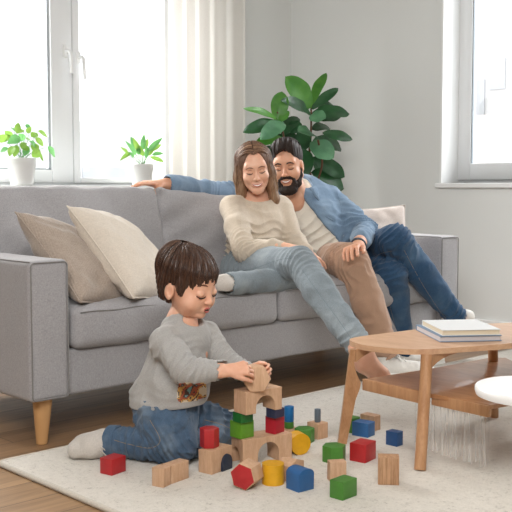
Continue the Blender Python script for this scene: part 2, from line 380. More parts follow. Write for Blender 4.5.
for a, b, s, dz in ((AW+.0, .985, 2.1, 0), (.98, SL-AW, 9.2, -.0)):
    w_ = b-a; hh = .42
    def sg(q, u, s=s):
        q = q.copy(); tz = (u[2]+1)/2
        if s > 5: q[2] -= tz*.075*min(1, max(0, (u[0]+1)*.9)); q[0] += .0
        q[1] -= .01*math.sin(u[0]*7+u[2]*3)*tz
        # pull creases running from the upper corners
        q[1] += .016*math.sin((u[2]*2.2-abs(u[0]+1)*3.2)*5)*math.exp(-((u[0]+1)/.5)**2)*(1 if s > 5 else .4)
        return q
    bm, M = place(cushion_bm(w_, .17, hh, .03, (.01, .035, .004), wr=.012, seed=s, sag=sg, wfreq=5), ((a+b)/2, .66, .635), (-.22, 0, 0))
    bc = from_bm('back_cushion', bm, M_sofa, sofa)
    bm = bmesh.new()
    pts = [np.array(sg(np.array([x, .02+.0*x, z])*1.0, np.array([2*x/w_, 0, 2*z/hh]))) for x, z in rim(w_-.008, hh+.004, .03, 6)]
    dense = []
    for p, q in zip(pts, pts[1:]):
        k = max(1, int(np.linalg.norm(q-p)/.04)); dense += [p+(q-p)*i/k for i in range(k)]
    dense.append(pts[-1]); add_tube(bm, [M @ V(p) for p in dense], .0035, 6); from_bm('piping', bm, M_pipe, bc)
for x, y in ((.06, .06), (SL-.06, .06), (.06, SD-.07), (SL-.06, SD-.07)):
    bm = bmesh.new(); sx = 1 if x < 1 else -1; sy = 1 if y < .5 else -1
    add_lathe(bm, [(.015, 0), (.0185, .002), (.032, .14), (.034, .158), (.02, .16)], n=28)
    for v in bm.verts: v.co = Vector((v.co.x+x+(.005*sx)*(v.co.z/.15), v.co.y+y, v.co.z))
    from_bm('leg', bm, M_oak, sofa, sharp=50)

# ------------------------------------------------------------------ throw pillows
def pillow(name, label, TL, BL, across, w, th, mat, seed=0, mi=None, seam=True):
    """TL, BL = two corners of one edge; across = rough direction of the other edge"""
    TL, BL, across = V(TL), V(BL), V(across).normalized(); ez = (TL-BL); h = ez.length; ez.normalize()
    ex = (across-ez*across.dot(ez)).normalized(); nrm = ex.cross(ez)
    root = BL+ex*w/2; T = thing(name, label, 'cushion', root, group='throw cushions on the sofa'); n = 34; bm = bmesh.new()
    def pt(i, j, sg):
        u, v = -1+2*i/n, -1+2*j/n; e = max(0, (1-u*u))*max(0, (1-v*v))
        x = u*(1-.075*(1-v*v)**1.0*abs(u)**2); y = v*(1-.075*(1-u*u)*abs(v)**2)
        z = sg*th/2*e**.42
        wv = noise.noise(Vector((u*2.2+seed, v*2.2, sg*3)))*.5+noise.noise(Vector((u*5, v*5+seed, sg)))*.22
        edge = max(abs(u), abs(v)); z += (.028*wv*min(1, e*4))
        z += .006*math.sin((abs(u)-abs(v))*16+seed)*(edge**6)*min(1, e*8)
        return BL+ex*((x+1)*w/2)+ez*((y+1)*h/2)+nrm*z
    for sg in (-1, 1):
        vs = [[bm.verts.new(pt(i, j, sg)) for j in range(n+1)] for i in range(n+1)]
        for i in range(n):
            for j in range(n):
                q = [vs[i][j], vs[i+1][j], vs[i+1][j+1], vs[i][j+1]]; bm.faces.new(q if sg < 0 else q[::-1])
    bmesh.ops.remove_doubles(bm, verts=bm.verts, dist=1e-5); from_bm('cover', bm, mat, T)
    if seam:
        loop = [pt(i, 0, 0) for i in range(n)]+[pt(n, j, 0) for j in range(n)]+[pt(n-i, n, 0) for i in range(n)]+[pt(0, n-j, 0) for j in range(n+1)]
        bm = bmesh.new(); add_tube(bm, loop, .0028, 6); from_bm('seam', bm, mat, T)
    return T
M_p1 = fabric('taupe_rib_linen', 'a8998c', var=.2, rib=42, bump=1.0); M_p2 = fabric('cream_linen', 'd8cdbf', var=.1, bump=.6, fold=.25); M_p3 = fabric('blush_linen', 'd2c6be', var=.1)
BL1 = pz(80, 302, .472); TL1 = reach(BL1, 15, 212, .43, False)
pillow('throw_cushion', 'taupe ribbed throw cushion nearest the left arm of the sofa', TL1, BL1, (.75, .66, .1), .42, .16, M_p1, 3)
BL2 = pz(133, 298, .472); TL2 = reach(BL2, 67, 206, .43, False)
pillow('throw_cushion', 'cream linen throw cushion in front of the taupe ribbed one', TL2, BL2, (.80, .62, .05), .42, .17, M_p2, 11)
q1 = px(405, 205, 2.2); q0 = q1+np.array([-.05, -.1, -.36])
pillow('throw_cushion', 'blush cushion standing behind the bearded man at the right arm', q1, q0, (-.8, .5, -.12), .46, .14, M_p3, 5)

# ------------------------------------------------------------------ curtains
def curtain(x0, x1, y, z0, z1, amp, nf, seed=0):
    bm = bmesh.new(); n = 260; m = 14; rows = []
    for j in range(m+1):
        z = z0+(z1-z0)*j/m; row = []
        for i in range(n+1):
            s = i/n; ph = 2*math.pi*nf*s+1.3*math.sin(5*s+seed)+.8*noise.noise(Vector((s*4, seed, z*.35)))
            a = amp*(.65+.5*noise.noise(Vector((s*7+seed, 1, z*.3))))
            row.append(bm.verts.new((x0+(x1-x0)*s+.15*amp*math.sin(2*ph), y+a*math.sin(ph), z)))
        rows.append(row)
    for a, b in zip(rows, rows[1:]):
        for i in range(n): bm.faces.new((a[i], a[i+1], b[i+1], b[i]))
    return bm
t = NT('sheer_curtain'); t.base(srgb('e4e4e3')); t.set(Roughness=.9); tr = t.n('ShaderNodeBsdfTransparent'); tl = t.n('ShaderNodeBsdfTranslucent'); tl.inputs[0].default_value = srgb('f6f5f3')
m1 = t.n('ShaderNodeMixShader'); m1.inputs[0].default_value = .5; t.l(t.b.outputs[0], m1.inputs[1]); t.l(tl.outputs[0], m1.inputs[2])
m2 = t.n('ShaderNodeMixShader'); m2.inputs[0].default_value = .85; t.l(tr.outputs[0], m2.inputs[1]); t.l(m1.outputs[0], m2.inputs[2])
t.l(m2.outputs[0], t.t.nodes['Material Output'].inputs[0]); M_sheer = t.m
def translucent(name, c, k, scale=300):
    m = fabric(name, c, var=.07, scale=scale, bump=.3, big=.02); tt = m.node_tree; b = tt.nodes['Principled BSDF']; tl = tt.nodes.new('ShaderNodeBsdfTranslucent'); tl.inputs[0].default_value = srgb(c)
    mx = tt.nodes.new('ShaderNodeMixShader'); mx.inputs[0].default_value = k; tt.links.new(b.outputs[0], mx.inputs[1]); tt.links.new(tl.outputs[0], mx.inputs[2]); tt.links.new(mx.outputs[0], tt.nodes['Material Output'].inputs[0]); return m
M_curt = translucent('linen_curtain', 'e8e4de', .5)
yc = YB-.22
cx0 = py(137, 100, YB)[0]; cx1 = py(170, 100, yc)[0]; cx2 = py(247, 100, yc-.06)[0]
o = from_bm('sheer_curtain', curtain(cx0, cx1+.15, YB+.018, WZ0+.004, 2.62, .016, 5, 2), M_sheer); tag(o, 'sheer white curtain hanging over the back window beside the linen one', 'curtain')
o = from_bm('linen_curtain', curtain(cx1-.05, cx2, yc-.04, .02, 2.62, .024, 5, 5), M_curt); tag(o, 'cream linen curtain gathered in folds behind the couple', 'curtain')
bm = bmesh.new(); add_tube(bm, [(-.6, yc, 2.64), (cx2+.1, yc, 2.64)], .014, 12); tag(from_bm('curtain_rail', bm, M_white), 'white curtain rail above the back window, over the curtains', 'curtain rail')

# ------------------------------------------------------------------ plants
def leaf(bm, base, tip, width, nrm, curl=.15, n=12, shape='oval', wave=.0, fold=.12, m=4, seed=0, mi=0, stalk=0.0):
    base, tip, nrm = V(base), V(tip), V(nrm); L = (tip-base).length; ax = (tip-base).normalized(); nrm = (nrm-ax*nrm.dot(ax)).normalized(); sd = ax.cross(nrm)
    rows = []
    for i in range(n+1):
        s = i/n
        if shape == 'fiddle': w_ = width/2*(math.sin(math.pi*min(1, s**.82))**.62)*(.62+.5*s if s < .8 else 1.02)
        elif shape == 'blade': w_ = width/2*(math.sin(math.pi*s**.75))**.8
        else: w_ = width/2*(math.sin(math.pi*s**.8))**.8
        w_ = max(w_, .0006); c = base+ax*(L*s)+nrm*(curl*L*(math.sin(math.pi*s)*.6-s*s*.6))
        row = []
        for j in range(-m, m+1):
            u = j/m; row.append(bm.verts.new(c+sd*(w_*u)+nrm*(fold*w_*abs(u)+wave*width*math.sin(s*14+seed+u)*abs(u)**2)))
        rows.append(row)
    for a, b in zip(rows, rows[1:]):
        for j in range(2*m):
            f = bm.faces.new((a[j], a[j+1], b[j+1], b[j])); f.material_index = mi
def leafmat(name, c1, c2, rough=.4, trans=.25):
    t = NT(name); n = t.noise(14, 3); t.base(t.ramp(n, [(.35, srgb(c1)), (.65, srgb(c2))])); t.set(Roughness=rough); t.bump(t.noise(70, 3), .25, .002)
    tl = t.n('ShaderNodeBsdfTranslucent'); tl.inputs[0].default_value = srgb(c2); mx = t.n('ShaderNodeMixShader'); mx.inputs[0].default_value = trans
    t.l(t.b.outputs[0], mx.inputs[1]); t.l(tl.outputs[0], mx.inputs[2]); t.l(mx.outputs[0], t.t.nodes['Material Output'].inputs[0]); return t.m
M_lf = leafmat('fiddle_leaf', '1f4528', '2f5f35'); M_lf2 = leafmat('young_fiddle_leaf', '3d7a2a', '568f35'); M_lf3 = leafmat('pale_fiddle_leaf', '4a7b58', '679a72')
M_herb = leafmat('herb_leaf', '729a3a', '94bd58', trans=.35); M_herb2 = leafmat('herb_leaf_cool', '4f8f4a', '74b06a', trans=.4); M_bark = wood('fiddle_bark', '4b3426', '6e4e38', (30, 30, 6), .8)  # second herb green is a cooler tone for some leaves and the stems
ML = [M_lf, M_lf2, M_lf3]
fy = 1.22
fic = thing('fiddle_leaf_fig', 'tall fiddle leaf fig in a pot behind the sofa, by the corner', 'potted plant', (py(305, 190, fy)[0], fy, 0))
fx = fic.location.x
bm = bmesh.new(); add_lathe(bm, [(.10, 0), (.125, .01), (.16, .29), (.165, .30), (.15, .30), (.145, .26), (.001, .255)], (fx, fy, 0)); from_bm('pot', bm, plain('white_ceramic', 'eeedea', .3), fic, sharp=40)
bm = bmesh.new()
J = lambda u, v, y=fy: py(u, v, y)
add_tube(bm, spline([(fx, fy, .25), J(312, 200), J(309, 165), J(311, 130), J(311, 108), J(309, 92)]), [.012]*8+[.009]*8+[.007]*8+[.006]*8+[.004]*9)
add_tube(bm, spline([(fx-.02, fy, .25), J(290, 175, fy-.05), J(284, 138, fy-.05), J(280, 118, fy-.05), J(277, 112, fy-.05)]), [.009]*16+[.005]*17)
add_tube(bm, spline([J(312, 195), J(322, 165, fy-.08), J(318, 140, fy-.1)]), [.006]*17)
from_bm('stem', bm, M_bark, fic)
# (base u,v)(tip u,v) width px, depth offset base/tip, mat, normal
FL = [((311, 108), (287, 77), 20, -.02, -.05, 1), ((311, 106), (326, 71), 10, 0, .05, 1), ((310, 110), (339, 87), 9, 0, -.05, 0), ((311, 114), (284, 99), 13, 0, -.1, 0), ((277, 121), (282, 91), 15, -.05, -.05, 1),
      ((277, 120), (246, 107), 7, -.05, -.12, 1), ((282, 124), (245, 130), 13, -.06, -.12, 0), ((284, 123), (262, 137), 14, -.07, -.2, 2), ((277, 122), (289, 111), 9, -.05, -.1, 1), ((282, 136), (298, 115), 13, 0, .05, 0),
      ((311, 115), (350, 112), 17, .0, -.12, 0), ((318, 120), (338, 106), 22, .02, .05, 0), ((310, 116), (325, 118), 13, -.1, -.22, 2), ((322, 133), (353, 139), 10, -.05, -.16, 0), ((315, 137), (300, 130), 15, -.1, -.24, 0),
      ((310, 143), (334, 157), 19, -.05, -.18, 2), ((313, 140), (344, 148), 15, .06, .1, 0), ((313, 157), (346, 177), 14, -.02, -.1, 0), ((311, 172), (345, 188), 20, .0, -.1, 0), ((307, 150), (302, 178), 16, 0, -.05, 0),
      ((283, 138), (256, 143), 11, -.08, -.12, 1), ((285, 135), (272, 147), 14, .0, .02, 0), ((300, 140), (285, 140), 18, .08, .1, 0), ((309, 160), (290, 150), 16, .05, .1, 0), ((300, 128), (306, 150), 14, .02, .0, 0), ((312, 160), (328, 172), 18, .08, .1, 0),
      ((300, 122), (290, 132), 12, 0, 0, 0), ((312, 130), (330, 126), 12, .05, .1, 0), ((300, 170), (284, 186), 17, 0, -.05, 0), ((296, 160), (270, 165), 14, 0, .05, 0), ((308, 178), (320, 196), 20, 0, -.05, 0), ((290, 150), (250, 158), 14, .0, .05, 0)]
bm = bmesh.new()
for i, (b0, t0, wd, d0, d1, mi) in enumerate(FL):
    P0, P1 = J(*b0, fy+d0), J(*t0, fy+d1); nr = -ray(*t0)+np.array([0, 0, .55])+RNG.uniform(-.25, .25, 3)
    leaf(bm, P0, P1, wd/FPX*5.0*1.5, nr, .1, 14, 'fiddle', .03, .12, 4, i, mi)
from_bm('foliage', bm, ML, fic)
def sillpot(name, label, u, v0, v1, wt, wb, y, group=None):
    zb = WZ0; c = py(u, v1, y); s = FPX/5.35; T = thing(name, label, 'potted plant', (c[0], y, zb)); H_ = py(u, v0, y)[2]-zb; r1 = wt/2/s; r0 = wb/2/s
    bm = bmesh.new(); add_lathe(bm, [(r0*.9, 0), (r0, .004), (r1*.97, H_*.72), (r1, H_*.74), (r1, H_-.003), (r1-.004, H_), (r1-.008, H_-.003), (r1-.01, H_-.02), (.001, H_-.02)], (c[0], y, zb)); from_bm('pot', bm, plain('white_pot', 'd9d9d6', .35), T, sharp=40)
    bm = bmesh.new(); add_lathe(bm, [(.001, H_-.022), (r1-.011, H_-.02), (r1-.014, H_-.012), (.001, H_-.01)], (c[0], y, zb), 20); from_bm('soil', bm, plain('potting_soil', '4a382b', .95), T)
    return T, np.array([c[0], y, zb+H_-.012])
yp = YB-.11
T, c = sillpot('herb_plant', 'bushy green herb in a white pot on the window sill at the left edge', 22, 158, 187, 27, 21, yp)
bm = bmesh.new(); bs = bmesh.new()
hl = [((5, 141), (0, 135), 9), ((14, 131), (8, 125), 6), ((16, 133), (19, 122), 6), ((24, 130), (17, 133), 5), ((30, 128), (25, 124), 4), ((38, 131), (49, 138), 6), ((35, 138), (44, 146), 7), ((47, 147), (56, 157), 8), ((40, 150), (32, 157), 9), ((41, 153), (43, 162), 4),
      ((20, 137), (8, 143), 9), ((14, 146), (9, 156), 8), ((17, 145), (14, 157), 7), ((24, 140), (19, 134), 7), ((31, 137), (38, 133), 7), ((33, 143), (37, 153), 8), ((28, 146), (24, 156), 7), ((26, 139), (33, 142), 6), ((21, 148), (26, 142), 6), ((8, 148), (0, 152), 5), ((12, 138), (5, 131), 7), ((29, 150), (20, 146), 6), ((36, 147), (30, 141), 6), ((10, 135), (3, 142), 6), ((27, 133), (31, 127), 5)]
for i, (a, b, wd) in enumerate(hl):
    d0 = RNG.uniform(-.07, .05); P0, P1 = py(*a, yp+d0), py(*b, yp+d0+RNG.uniform(-.04, .04)); leaf(bm, P0, P1, wd/FPX*5.3*1.05, -ray(*b)+RNG.uniform(-.5, .5, 3)+np.array([0, 0, .4]), .12, 8, 'oval', .02, .1, 3, i, i % 3 == 1)
    mid = (c+P0)/2+np.array([RNG.uniform(-.01, .01), 0, .01]); add_tube(bs, spline([c+RNG.uniform(-.012, .012, 3)*[1, 1, 0], mid, P0], 4), .0011, 5)
from_bm('foliage', bm, [M_herb, M_herb2], T); from_bm('stem', bs, M_herb2, T)
T, c = sillpot('spiky_plant', 'small plant with pointed leaves in a white pot on the sill beside the sheer curtain', 142, 164, 192, 24, 20, yp)
bm = bmesh.new(); bs = bmesh.new()
sl = [((128, 154), (121, 147), 4), ((134, 150), (131, 136), 5), ((131, 153), (120, 160), 5), ((136, 155), (126, 141), 5), ((140, 152), (133, 138), 6), ((143, 150), (144, 134), 6), ((145, 150), (148, 138), 5), ((147, 152), (163, 137), 6), ((150, 151), (162, 144), 5), ((152, 155), (164, 153), 5), ((150, 157), (165, 162), 5), ((139, 155), (137, 143), 5), ((148, 156), (154, 146), 5), ((134, 157), (129, 152), 4), ((143, 156), (140, 146), 5), ((146, 158), (147, 146), 5)]
for i, (a, b, wd) in enumerate(sl):
    d0 = RNG.uniform(-.03, .03); P0, P1 = py(*a, yp+d0*.6), py(*b, yp+d0*1.6); leaf(bm, P0, P1, wd/FPX*5.3, -ray(*b)+RNG.uniform(-.3, .3, 3)+np.array([0, 0, .3]), .15, 10, 'blade', .0, .25, 2, i, i % 2)
    add_tube(bs, spline([c+RNG.uniform(-.008, .008, 3)*[1, 1, 0], (c+P0)/2, P0], 4), .0014, 5)
from_bm('foliage', bm, [M_herb, M_herb2], T); from_bm('stem', bs, M_herb2, T)

# ------------------------------------------------------------------ coffee table
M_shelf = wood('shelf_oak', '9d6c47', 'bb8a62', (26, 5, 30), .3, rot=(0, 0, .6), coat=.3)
TZ, TT = .36, .017
tbl = thing('coffee_table', 'oak coffee table with rounded top and lower shelf on the rug', 'coffee table', (1.1, -.9, 0))
op = [pz(349.5, 339.5, TZ), pz(356, 343, TZ), pz(370, 346, TZ), pz(400, 348.7, TZ), pz(431, 349, TZ), pz(470, 346.4, TZ), pz(512, 343, TZ)]
op += [np.array(q+(TZ,)) for q in ((1.28, -1.10), (1.5, -1.03), (1.62, -.86))]+[pz(520, 322, TZ), pz(490, 323.5, TZ), pz(455, 325.3, TZ), pz(415, 329.5, TZ), pz(378, 334, TZ), pz(357, 337, TZ)]
n_ = len(op); ext = op[-3:]+op+op[:3]; sp = spline(ext, 6)
outl = [(p[0], p[1]) for p in sp[3*6:(3+n_)*6]]
bm = bmesh.new(); add_prism(bm, outl[::-1], TZ-TT, TZ, bevel=.004, seg=3); from_bm('tabletop', bm, M_table, tbl, sharp=40)
SZ = .222
A_ = pz(342, 443, RT); B_ = pz(420, 470, RT); C_ = pz(494, 417, RT)
D_ = np.array([1.42, -1.02, RT])
s0 = pz(364, 379, SZ); s1 = pz(420, 391.5, SZ); s2 = pz(433, 393, SZ); s3 = pz(490, 405, SZ)
shelf = [s0, s1, s3, s3+np.array([.11, -.02, 0]), np.array([1.35, -1.0, 0]), np.array([1.5, -.80, 0]), pz(490, 357.5, SZ), pz(440, 367, SZ)]
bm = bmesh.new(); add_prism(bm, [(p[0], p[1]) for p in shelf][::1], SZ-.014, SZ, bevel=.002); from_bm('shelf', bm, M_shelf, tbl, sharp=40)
def bar(bm, a, b, w, z0, z1, bev=.002):
    a, b = V(a), V(b); d = (b-a); L = math.hypot(d.x, d.y); ang = math.atan2(d.y, d.x)
    M = Matrix.Translation((a.x, a.y, 0)) @ Matrix.Rotation(ang, 4, 'Z'); add_box(bm, (0, -w/2, z0), (L, w/2, z1), M, bevel=bev)
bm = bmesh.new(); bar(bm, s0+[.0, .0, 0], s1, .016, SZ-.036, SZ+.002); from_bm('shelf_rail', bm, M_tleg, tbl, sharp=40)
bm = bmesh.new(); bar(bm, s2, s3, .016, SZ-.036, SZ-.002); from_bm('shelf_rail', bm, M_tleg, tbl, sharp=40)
# leg A: flat board leg with a curved shoulder
def legA(foot, top, side, name='leg'):
    """outline in the plane spanned by side (horizontal) and z"""
    foot, top = V(foot), V(top); side = V(side).normalized(); bm = bmesh.new(); dep = Vector((side.y, -side.x, 0)); H_ = top.z-foot.z
    out = []; inn = []
    for k in range(33):
        z = k/32; c = foot+(top-foot)*z; hw0 = .014; hw1 = .014+.010*min(1, z/.5)
        if z > .45: hw1 = .023+.010*(.5-.5*math.cos(math.pi*min(1, (z-.45)/.18)))
        if z > .66: hw1 = .033-.030*math.sin(min(1, (z-.66)/.24)*math.pi/2)
        out.append(c-side*hw0); inn.append(c+side*hw1)
    loop = out+inn[::-1]; a = [bm.verts.new(p-dep*.013) for p in loop]; b = [bm.verts.new(p+dep*.013) for p in loop]
    n = len(loop)
    for i in range(n): bm.faces.new((a[i], a[(i+1) % n], b[(i+1) % n], b[i]))
    for r in (a, b):
        for k in range(32): bm.faces.new((r[k], r[k+1], r[n-2-k], r[n-1-k]))
    return from_bm(name, bm, M_tleg, tbl, smooth=True, sharp=35)
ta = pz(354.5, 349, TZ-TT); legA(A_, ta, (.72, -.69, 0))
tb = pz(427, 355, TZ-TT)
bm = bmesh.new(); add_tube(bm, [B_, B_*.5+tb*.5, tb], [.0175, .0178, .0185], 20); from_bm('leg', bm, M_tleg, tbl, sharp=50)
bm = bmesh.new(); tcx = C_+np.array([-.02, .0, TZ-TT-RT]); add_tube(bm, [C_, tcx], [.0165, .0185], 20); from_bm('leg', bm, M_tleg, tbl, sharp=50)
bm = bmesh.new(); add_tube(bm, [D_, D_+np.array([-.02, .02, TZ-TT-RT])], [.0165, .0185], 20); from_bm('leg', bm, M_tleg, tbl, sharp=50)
# curved apron brackets under the top
def apron(a, b, name='apron'):
    a, b = V(a), V(b); bm = bmesh.new(); d = (b-a); L = math.hypot(d.x, d.y); ang = math.atan2(d.y, d.x)
    pts = [(0, 0), (L, 0)]+[(L-L*t, -(.006+.034*(abs(2*t-1))**6)) for t in np.linspace(0, 1, 25)]
    M = Matrix.Translation((a.x, a.y, TZ-TT)) @ Matrix.Rotation(ang, 4, 'Z') @ Matrix.Rotation(math.pi/2, 4, 'X')
    add_prism(bm, pts[::-1], -.008, .008, M); return from_bm(name, bm, M_tleg, tbl, smooth=False)
apron(tb+[.015, 0, 0], D_+np.array([-.03, .0, 0])); apron(D_+np.array([0, .02, 0]), tcx); apron(tcx, ta)
# gauze hanging below the shelf
t = NT('white_gauze'); t.base(srgb('f2f0ec')); t.set(Roughness=.9); tr = t.n('ShaderNodeBsdfTransparent'); m2 = t.n('ShaderNodeMixShader')
wv = t.noise(1, 4, t.co((60, 60, 2.5))); t.l(t.ramp(wv, [(.38, (.10,)*3+(1,)), (.68, (.36,)*3+(1,))]), m2.inputs[0]); t.l(tr.outputs[0], m2.inputs[1]); t.l(t.b.outputs[0], m2.inputs[2]); t.l(m2.outputs[0], t.t.nodes['Material Output'].inputs[0])
g0 = pz(416, 400, SZ-.036); g1 = pz(491, 414, SZ-.036); bm = bmesh.new(); n = 160; rows = []
for j in range(21):
    row = []
    for i in range(n+1):
        s = i/n; f = j/20; zb = .05-.02*s+.008*math.sin(s*40); c = g0+(g1-g0)*s; fold = (.004+.010*f)*(math.sin(s*95+3*math.sin(s*9))+.6*math.sin(s*41+1))
        row.append(bm.verts.new((c[0]+fold*.96-.012, c[1]+fold*.25-.004+.008*f*math.sin(s*13), SZ-.036+(zb-SZ+.036)*f)))
    rows.append(row)
for a, b in zip(rows, rows[1:]):
    for i in range(n): bm.faces.new((a[i], a[i+1], b[i+1], b[i]))
tag(from_bm('gauze_drape', bm, t.m), 'sheer white pleated gauze hanging below the shelf of the oak coffee table', 'cloth')
# white side table whose oval top reaches in at the right
wz = .305; wc = pz(475+60, 387, wz); wt = thing('side_table', 'small white side table with an oval top at the right edge', 'side table', (wc[0], wc[1], 0))
M_lac = plain('white_lacquer', 'f4f4f3', .3)
bm = bmesh.new(); add_lathe(bm, [(.15, -.026), (.158, -.023), (.161, -.014), (.161, -.004), (.158, 0)], (0, 0, 0), 64)
for v in bm.verts: v.co = Vector((wc[0]+v.co.x*1.0, wc[1]+v.co.y*1.0, wz+v.co.z))
from_bm('tabletop', bm, M_lac, wt, sharp=40)
st = wc+np.array([.085, -.075, 0]); bm = bmesh.new(); add_tube(bm, [(st[0], st[1], RT+.01), (st[0], st[1], wz-.02)], .012, 20); from_bm('stem', bm, M_lac, wt, sharp=50)
bm = bmesh.new(); add_lathe(bm, [(.10, 0), (.102, .006), (.095, .012), (.012, .014)], (st[0]+.04, st[1]-.035, RT)); from_bm('base', bm, M_lac, wt, sharp=50)

# ------------------------------------------------------------------ books
M_page = NT('page_block'); M_page.base(M_page.ramp(M_page.noise(1, 3, M_page.co((3, 3, 900))), [(.3, srgb('cdbd9f')), (.7, srgb('e9dfca'))])); M_page.set(Roughness=.9); M_page = M_page.m
def basis(N, R):
    N, R = V(N), V(R); d = R-N; d.z = 0; L = d.length; d.normalize(); return N, d, Vector((-d.y, d.x, 0)), L
def frameM(N, d, p): return Matrix(((d.x, p.x, 0, N.x), (d.y, p.y, 0, N.y), (0, 0, 1, N.z), (0, 0, 0, 1)))
def book(label, N, R, L, h, cov, pages, rad=.0):
    N, d, p, w_ = basis(N, R); dep = (V(L)-N).dot(p); M = frameM(N, d, p); T = thing('book', label, 'book', M @ Vector((w_/2, dep/2, 0)), group='books on the coffee table')
    c = .0022; bm = bmesh.new(); add_box(bm, (0, 0, 0), (w_, dep, c), M, bevel=.0007); add_box(bm, (0, 0, h-c), (w_, dep, h), M, bevel=.0007); add_box(bm, (0, dep-.004, c), (w_, dep, h-c), M); from_bm('cover', bm, cov, T, smooth=False)
    bm = bmesh.new(); add_box(bm, (.002, .004, c), (w_-.004, dep-.004, h-c), M); from_bm('pages', bm, pages, T, smooth=False)
    return T
z0 = TZ+.0005; h1 = .0185
book('grey-blue covered book with pale pages, lower of the two on the coffee table', pz(440, 342.3, z0), pz(502, 341, z0), pz(415.5, 330, z0), h1, plain('blue_grey_cover', '6f86a0', .5), plain('pale_pages', 'c9c4c6', .8))
z1 = z0+h1+.0005; book('cream covered book with tan pages, on top of the grey-blue one', pz(442.5, 336, z1), pz(501, 335, z1), pz(417.5, 325.5, z1), .0185, plain('cream_cover', 'd8d9d9', .5), M_page)

# ------------------------------------------------------------------ wooden blocks
GRP = 'wooden building blocks on the rug'
def prism_block(name, label, mat, M, pts, dep, bevel=.0015, mats=None, capmat=None):
    """profile pts in local (x,z), extruded along +y by dep"""
    bm = bmesh.new(); R_ = Matrix.Rotation(math.pi/2, 4, 'X')
    add_prism(bm, pts, -dep, 0, M @ R_, bevel=bevel)
    if capmat:
        bm.normal_update(); ax = (M.to_3x3() @ Vector((0, -1, 0)))
        for f in bm.faces:
            if f.normal.dot(ax) > .95 or f.normal.dot(ax) < -.95: f.material_index = 1
    cen = M @ Vector((sum(p[0] for p in pts)/len(pts), dep/2, min(p[1] for p in pts)))
    me_o = from_bm(name, bm, mats or [mat], None, sharp=30)
    me_o.data.transform(Matrix.Translation(-cen)); me_o.location = cen
    return tag(me_o, label, 'toy block', GRP)
def cube(label, mat, N, R, w=None, h=None, z=RT, L=None, name='toy_block'):
    n = pz(*N, z); N_, d, p, W = basis(n, pz(*R, z)); 
    if L is not None: w = abs((V(pz(*L, z))-N_).dot(p))
    w = w or W; h = h or W
    return prism_block(name, label, mat, frameM(N_, d, p), [(0, 0), (W, 0), (W, h), (0, h)], w), (N_, d, p, W, w, h)
E = .0004
cube('red cube nearest the child\'s white sock', M_red, (112, 476), (126, 471), .048, .047)
cube('plain wooden cube in front of the wooden bar, by the child\'s bent knee', M_beech, (163.5, 488), (171, 484.5), .04, .053, L=None)
cube('long plain wooden bar lying behind the small wooden cube', M_beech, (171.5, 484.3), (189, 478), .038, .052)
# low arch block with ink-blue half disc, and red hexagon on it
n3 = pz(212, 475, RT); N_, d, p, W = basis(n3, pz(232, 467.5, RT)); h3 = .068; M3 = frameM(N_, d, p); W3 = W
arc = lambda cx, r, z0, a0, a1, n=16: [(cx+r*math.cos(math.radians(a0+(a1-a0)*k/n)), z0+r*math.sin(math.radians(a0+(a1-a0)*k/n))) for k in range(n+1)]
r3 = min(.024, W3*.36); cx3 = W3-r3-.004
prism_block('arch_block', 'low plain wooden arch block under the red hexagonal block', M_beech, M3, [(0, 0), (cx3-r3, 0)]+arc(cx3, r3, .026, 180, 0)+[(cx3+r3, 0), (W3, 0), (W3, h3), (0, h3)], .052)
prism_block('toy_block', 'ink-blue arched block standing inside the low wooden arch', M_inkb, M3 @ Matrix.Translation((0, -.006, 0)), [(cx3-r3+.001, 0), (cx3+r3-.001, 0)]+arc(cx3, r3-.0012, .025, 0, 180)[0:], .05)
def ngon_up(label, mat, c, r, h, z, n=6, rot=0, name='toy_block', bev=.0015):
    pts = [(r*math.cos(2*math.pi*k/n+rot), r*math.sin(2*math.pi*k/n+rot)) for k in range(n)]
    bm = bmesh.new(); add_prism(bm, pts, 0, h, bevel=bev); o = from_bm(name, bm, mat, None, sharp=30 if n < 12 else 40); o.location = V((c[0], c[1], z)); return tag(o, label, 'toy block', GRP)
z3 = RT+h3+E; c = pz(209.5, 446.5, z3); ngon_up('red hexagonal block standing on the low wooden arch block', M_red, c, .0285, .057, z3, 6, .3)
# big lower bridge
nb = pz(243, 467.5, RT); N_, d, p, W = basis(nb, pz(292, 459.5, RT)); hb = .083; wb = .075; MB_ = frameM(N_, d, p)
cxb, rb = W*.52, .037
def arch_obj(name, label, M, W, h, w, cx, r, zc, side=None):
    o = prism_block(name, label, M_beech, M, [(0, 0), (cx-r, 0)]+arc(cx, r, zc, 180, 0)+[(cx+r, 0), (W, 0), (W, h), (0, h)], w, bevel=0)
    if side:
        ys, rs, zs = side; bm = bmesh.new(); pts = [(ys-rs, -.01)]+arc(ys, rs, zs, 180, 0)+[(ys+rs, -.01)]
        M2 = M @ Matrix(((0, 0, 1, 0), (1, 0, 0, 0), (0, 1, 0, 0), (0, 0, 0, 1)))
        add_prism(bm, pts, -.02, .03, M2); co = from_bm('cut', bm, M_beech, None, smooth=False)
        md = o.modifiers.new('b', 'BOOLEAN'); md.object = co; md.operation = 'DIFFERENCE'; md.solver = 'EXACT'
        bpy.context.view_layer.update(); ev = bpy.data.meshes.new_from_object(o.evaluated_get(bpy.context.evaluated_depsgraph_get()))
        o.modifiers.clear(); o.data = ev; bpy.data.objects.remove(co)
    md = o.modifiers.new('bevel', 'BEVEL'); md.width = .0013; md.segments = 2; md.limit_method = 'ANGLE'
    return o
arch_obj('arch_block', 'large plain wooden arch block at the foot of the tower', MB_, W, hb, wb, cxb, rb, .028, (wb*.62, .024, .028))
zb = RT+hb+E
dw = M_beech
_, gi = cube('light green cube on the large arch, under the dark green slab', M_lime, (241, 439.5), (254, 436.5), None, .05, zb)
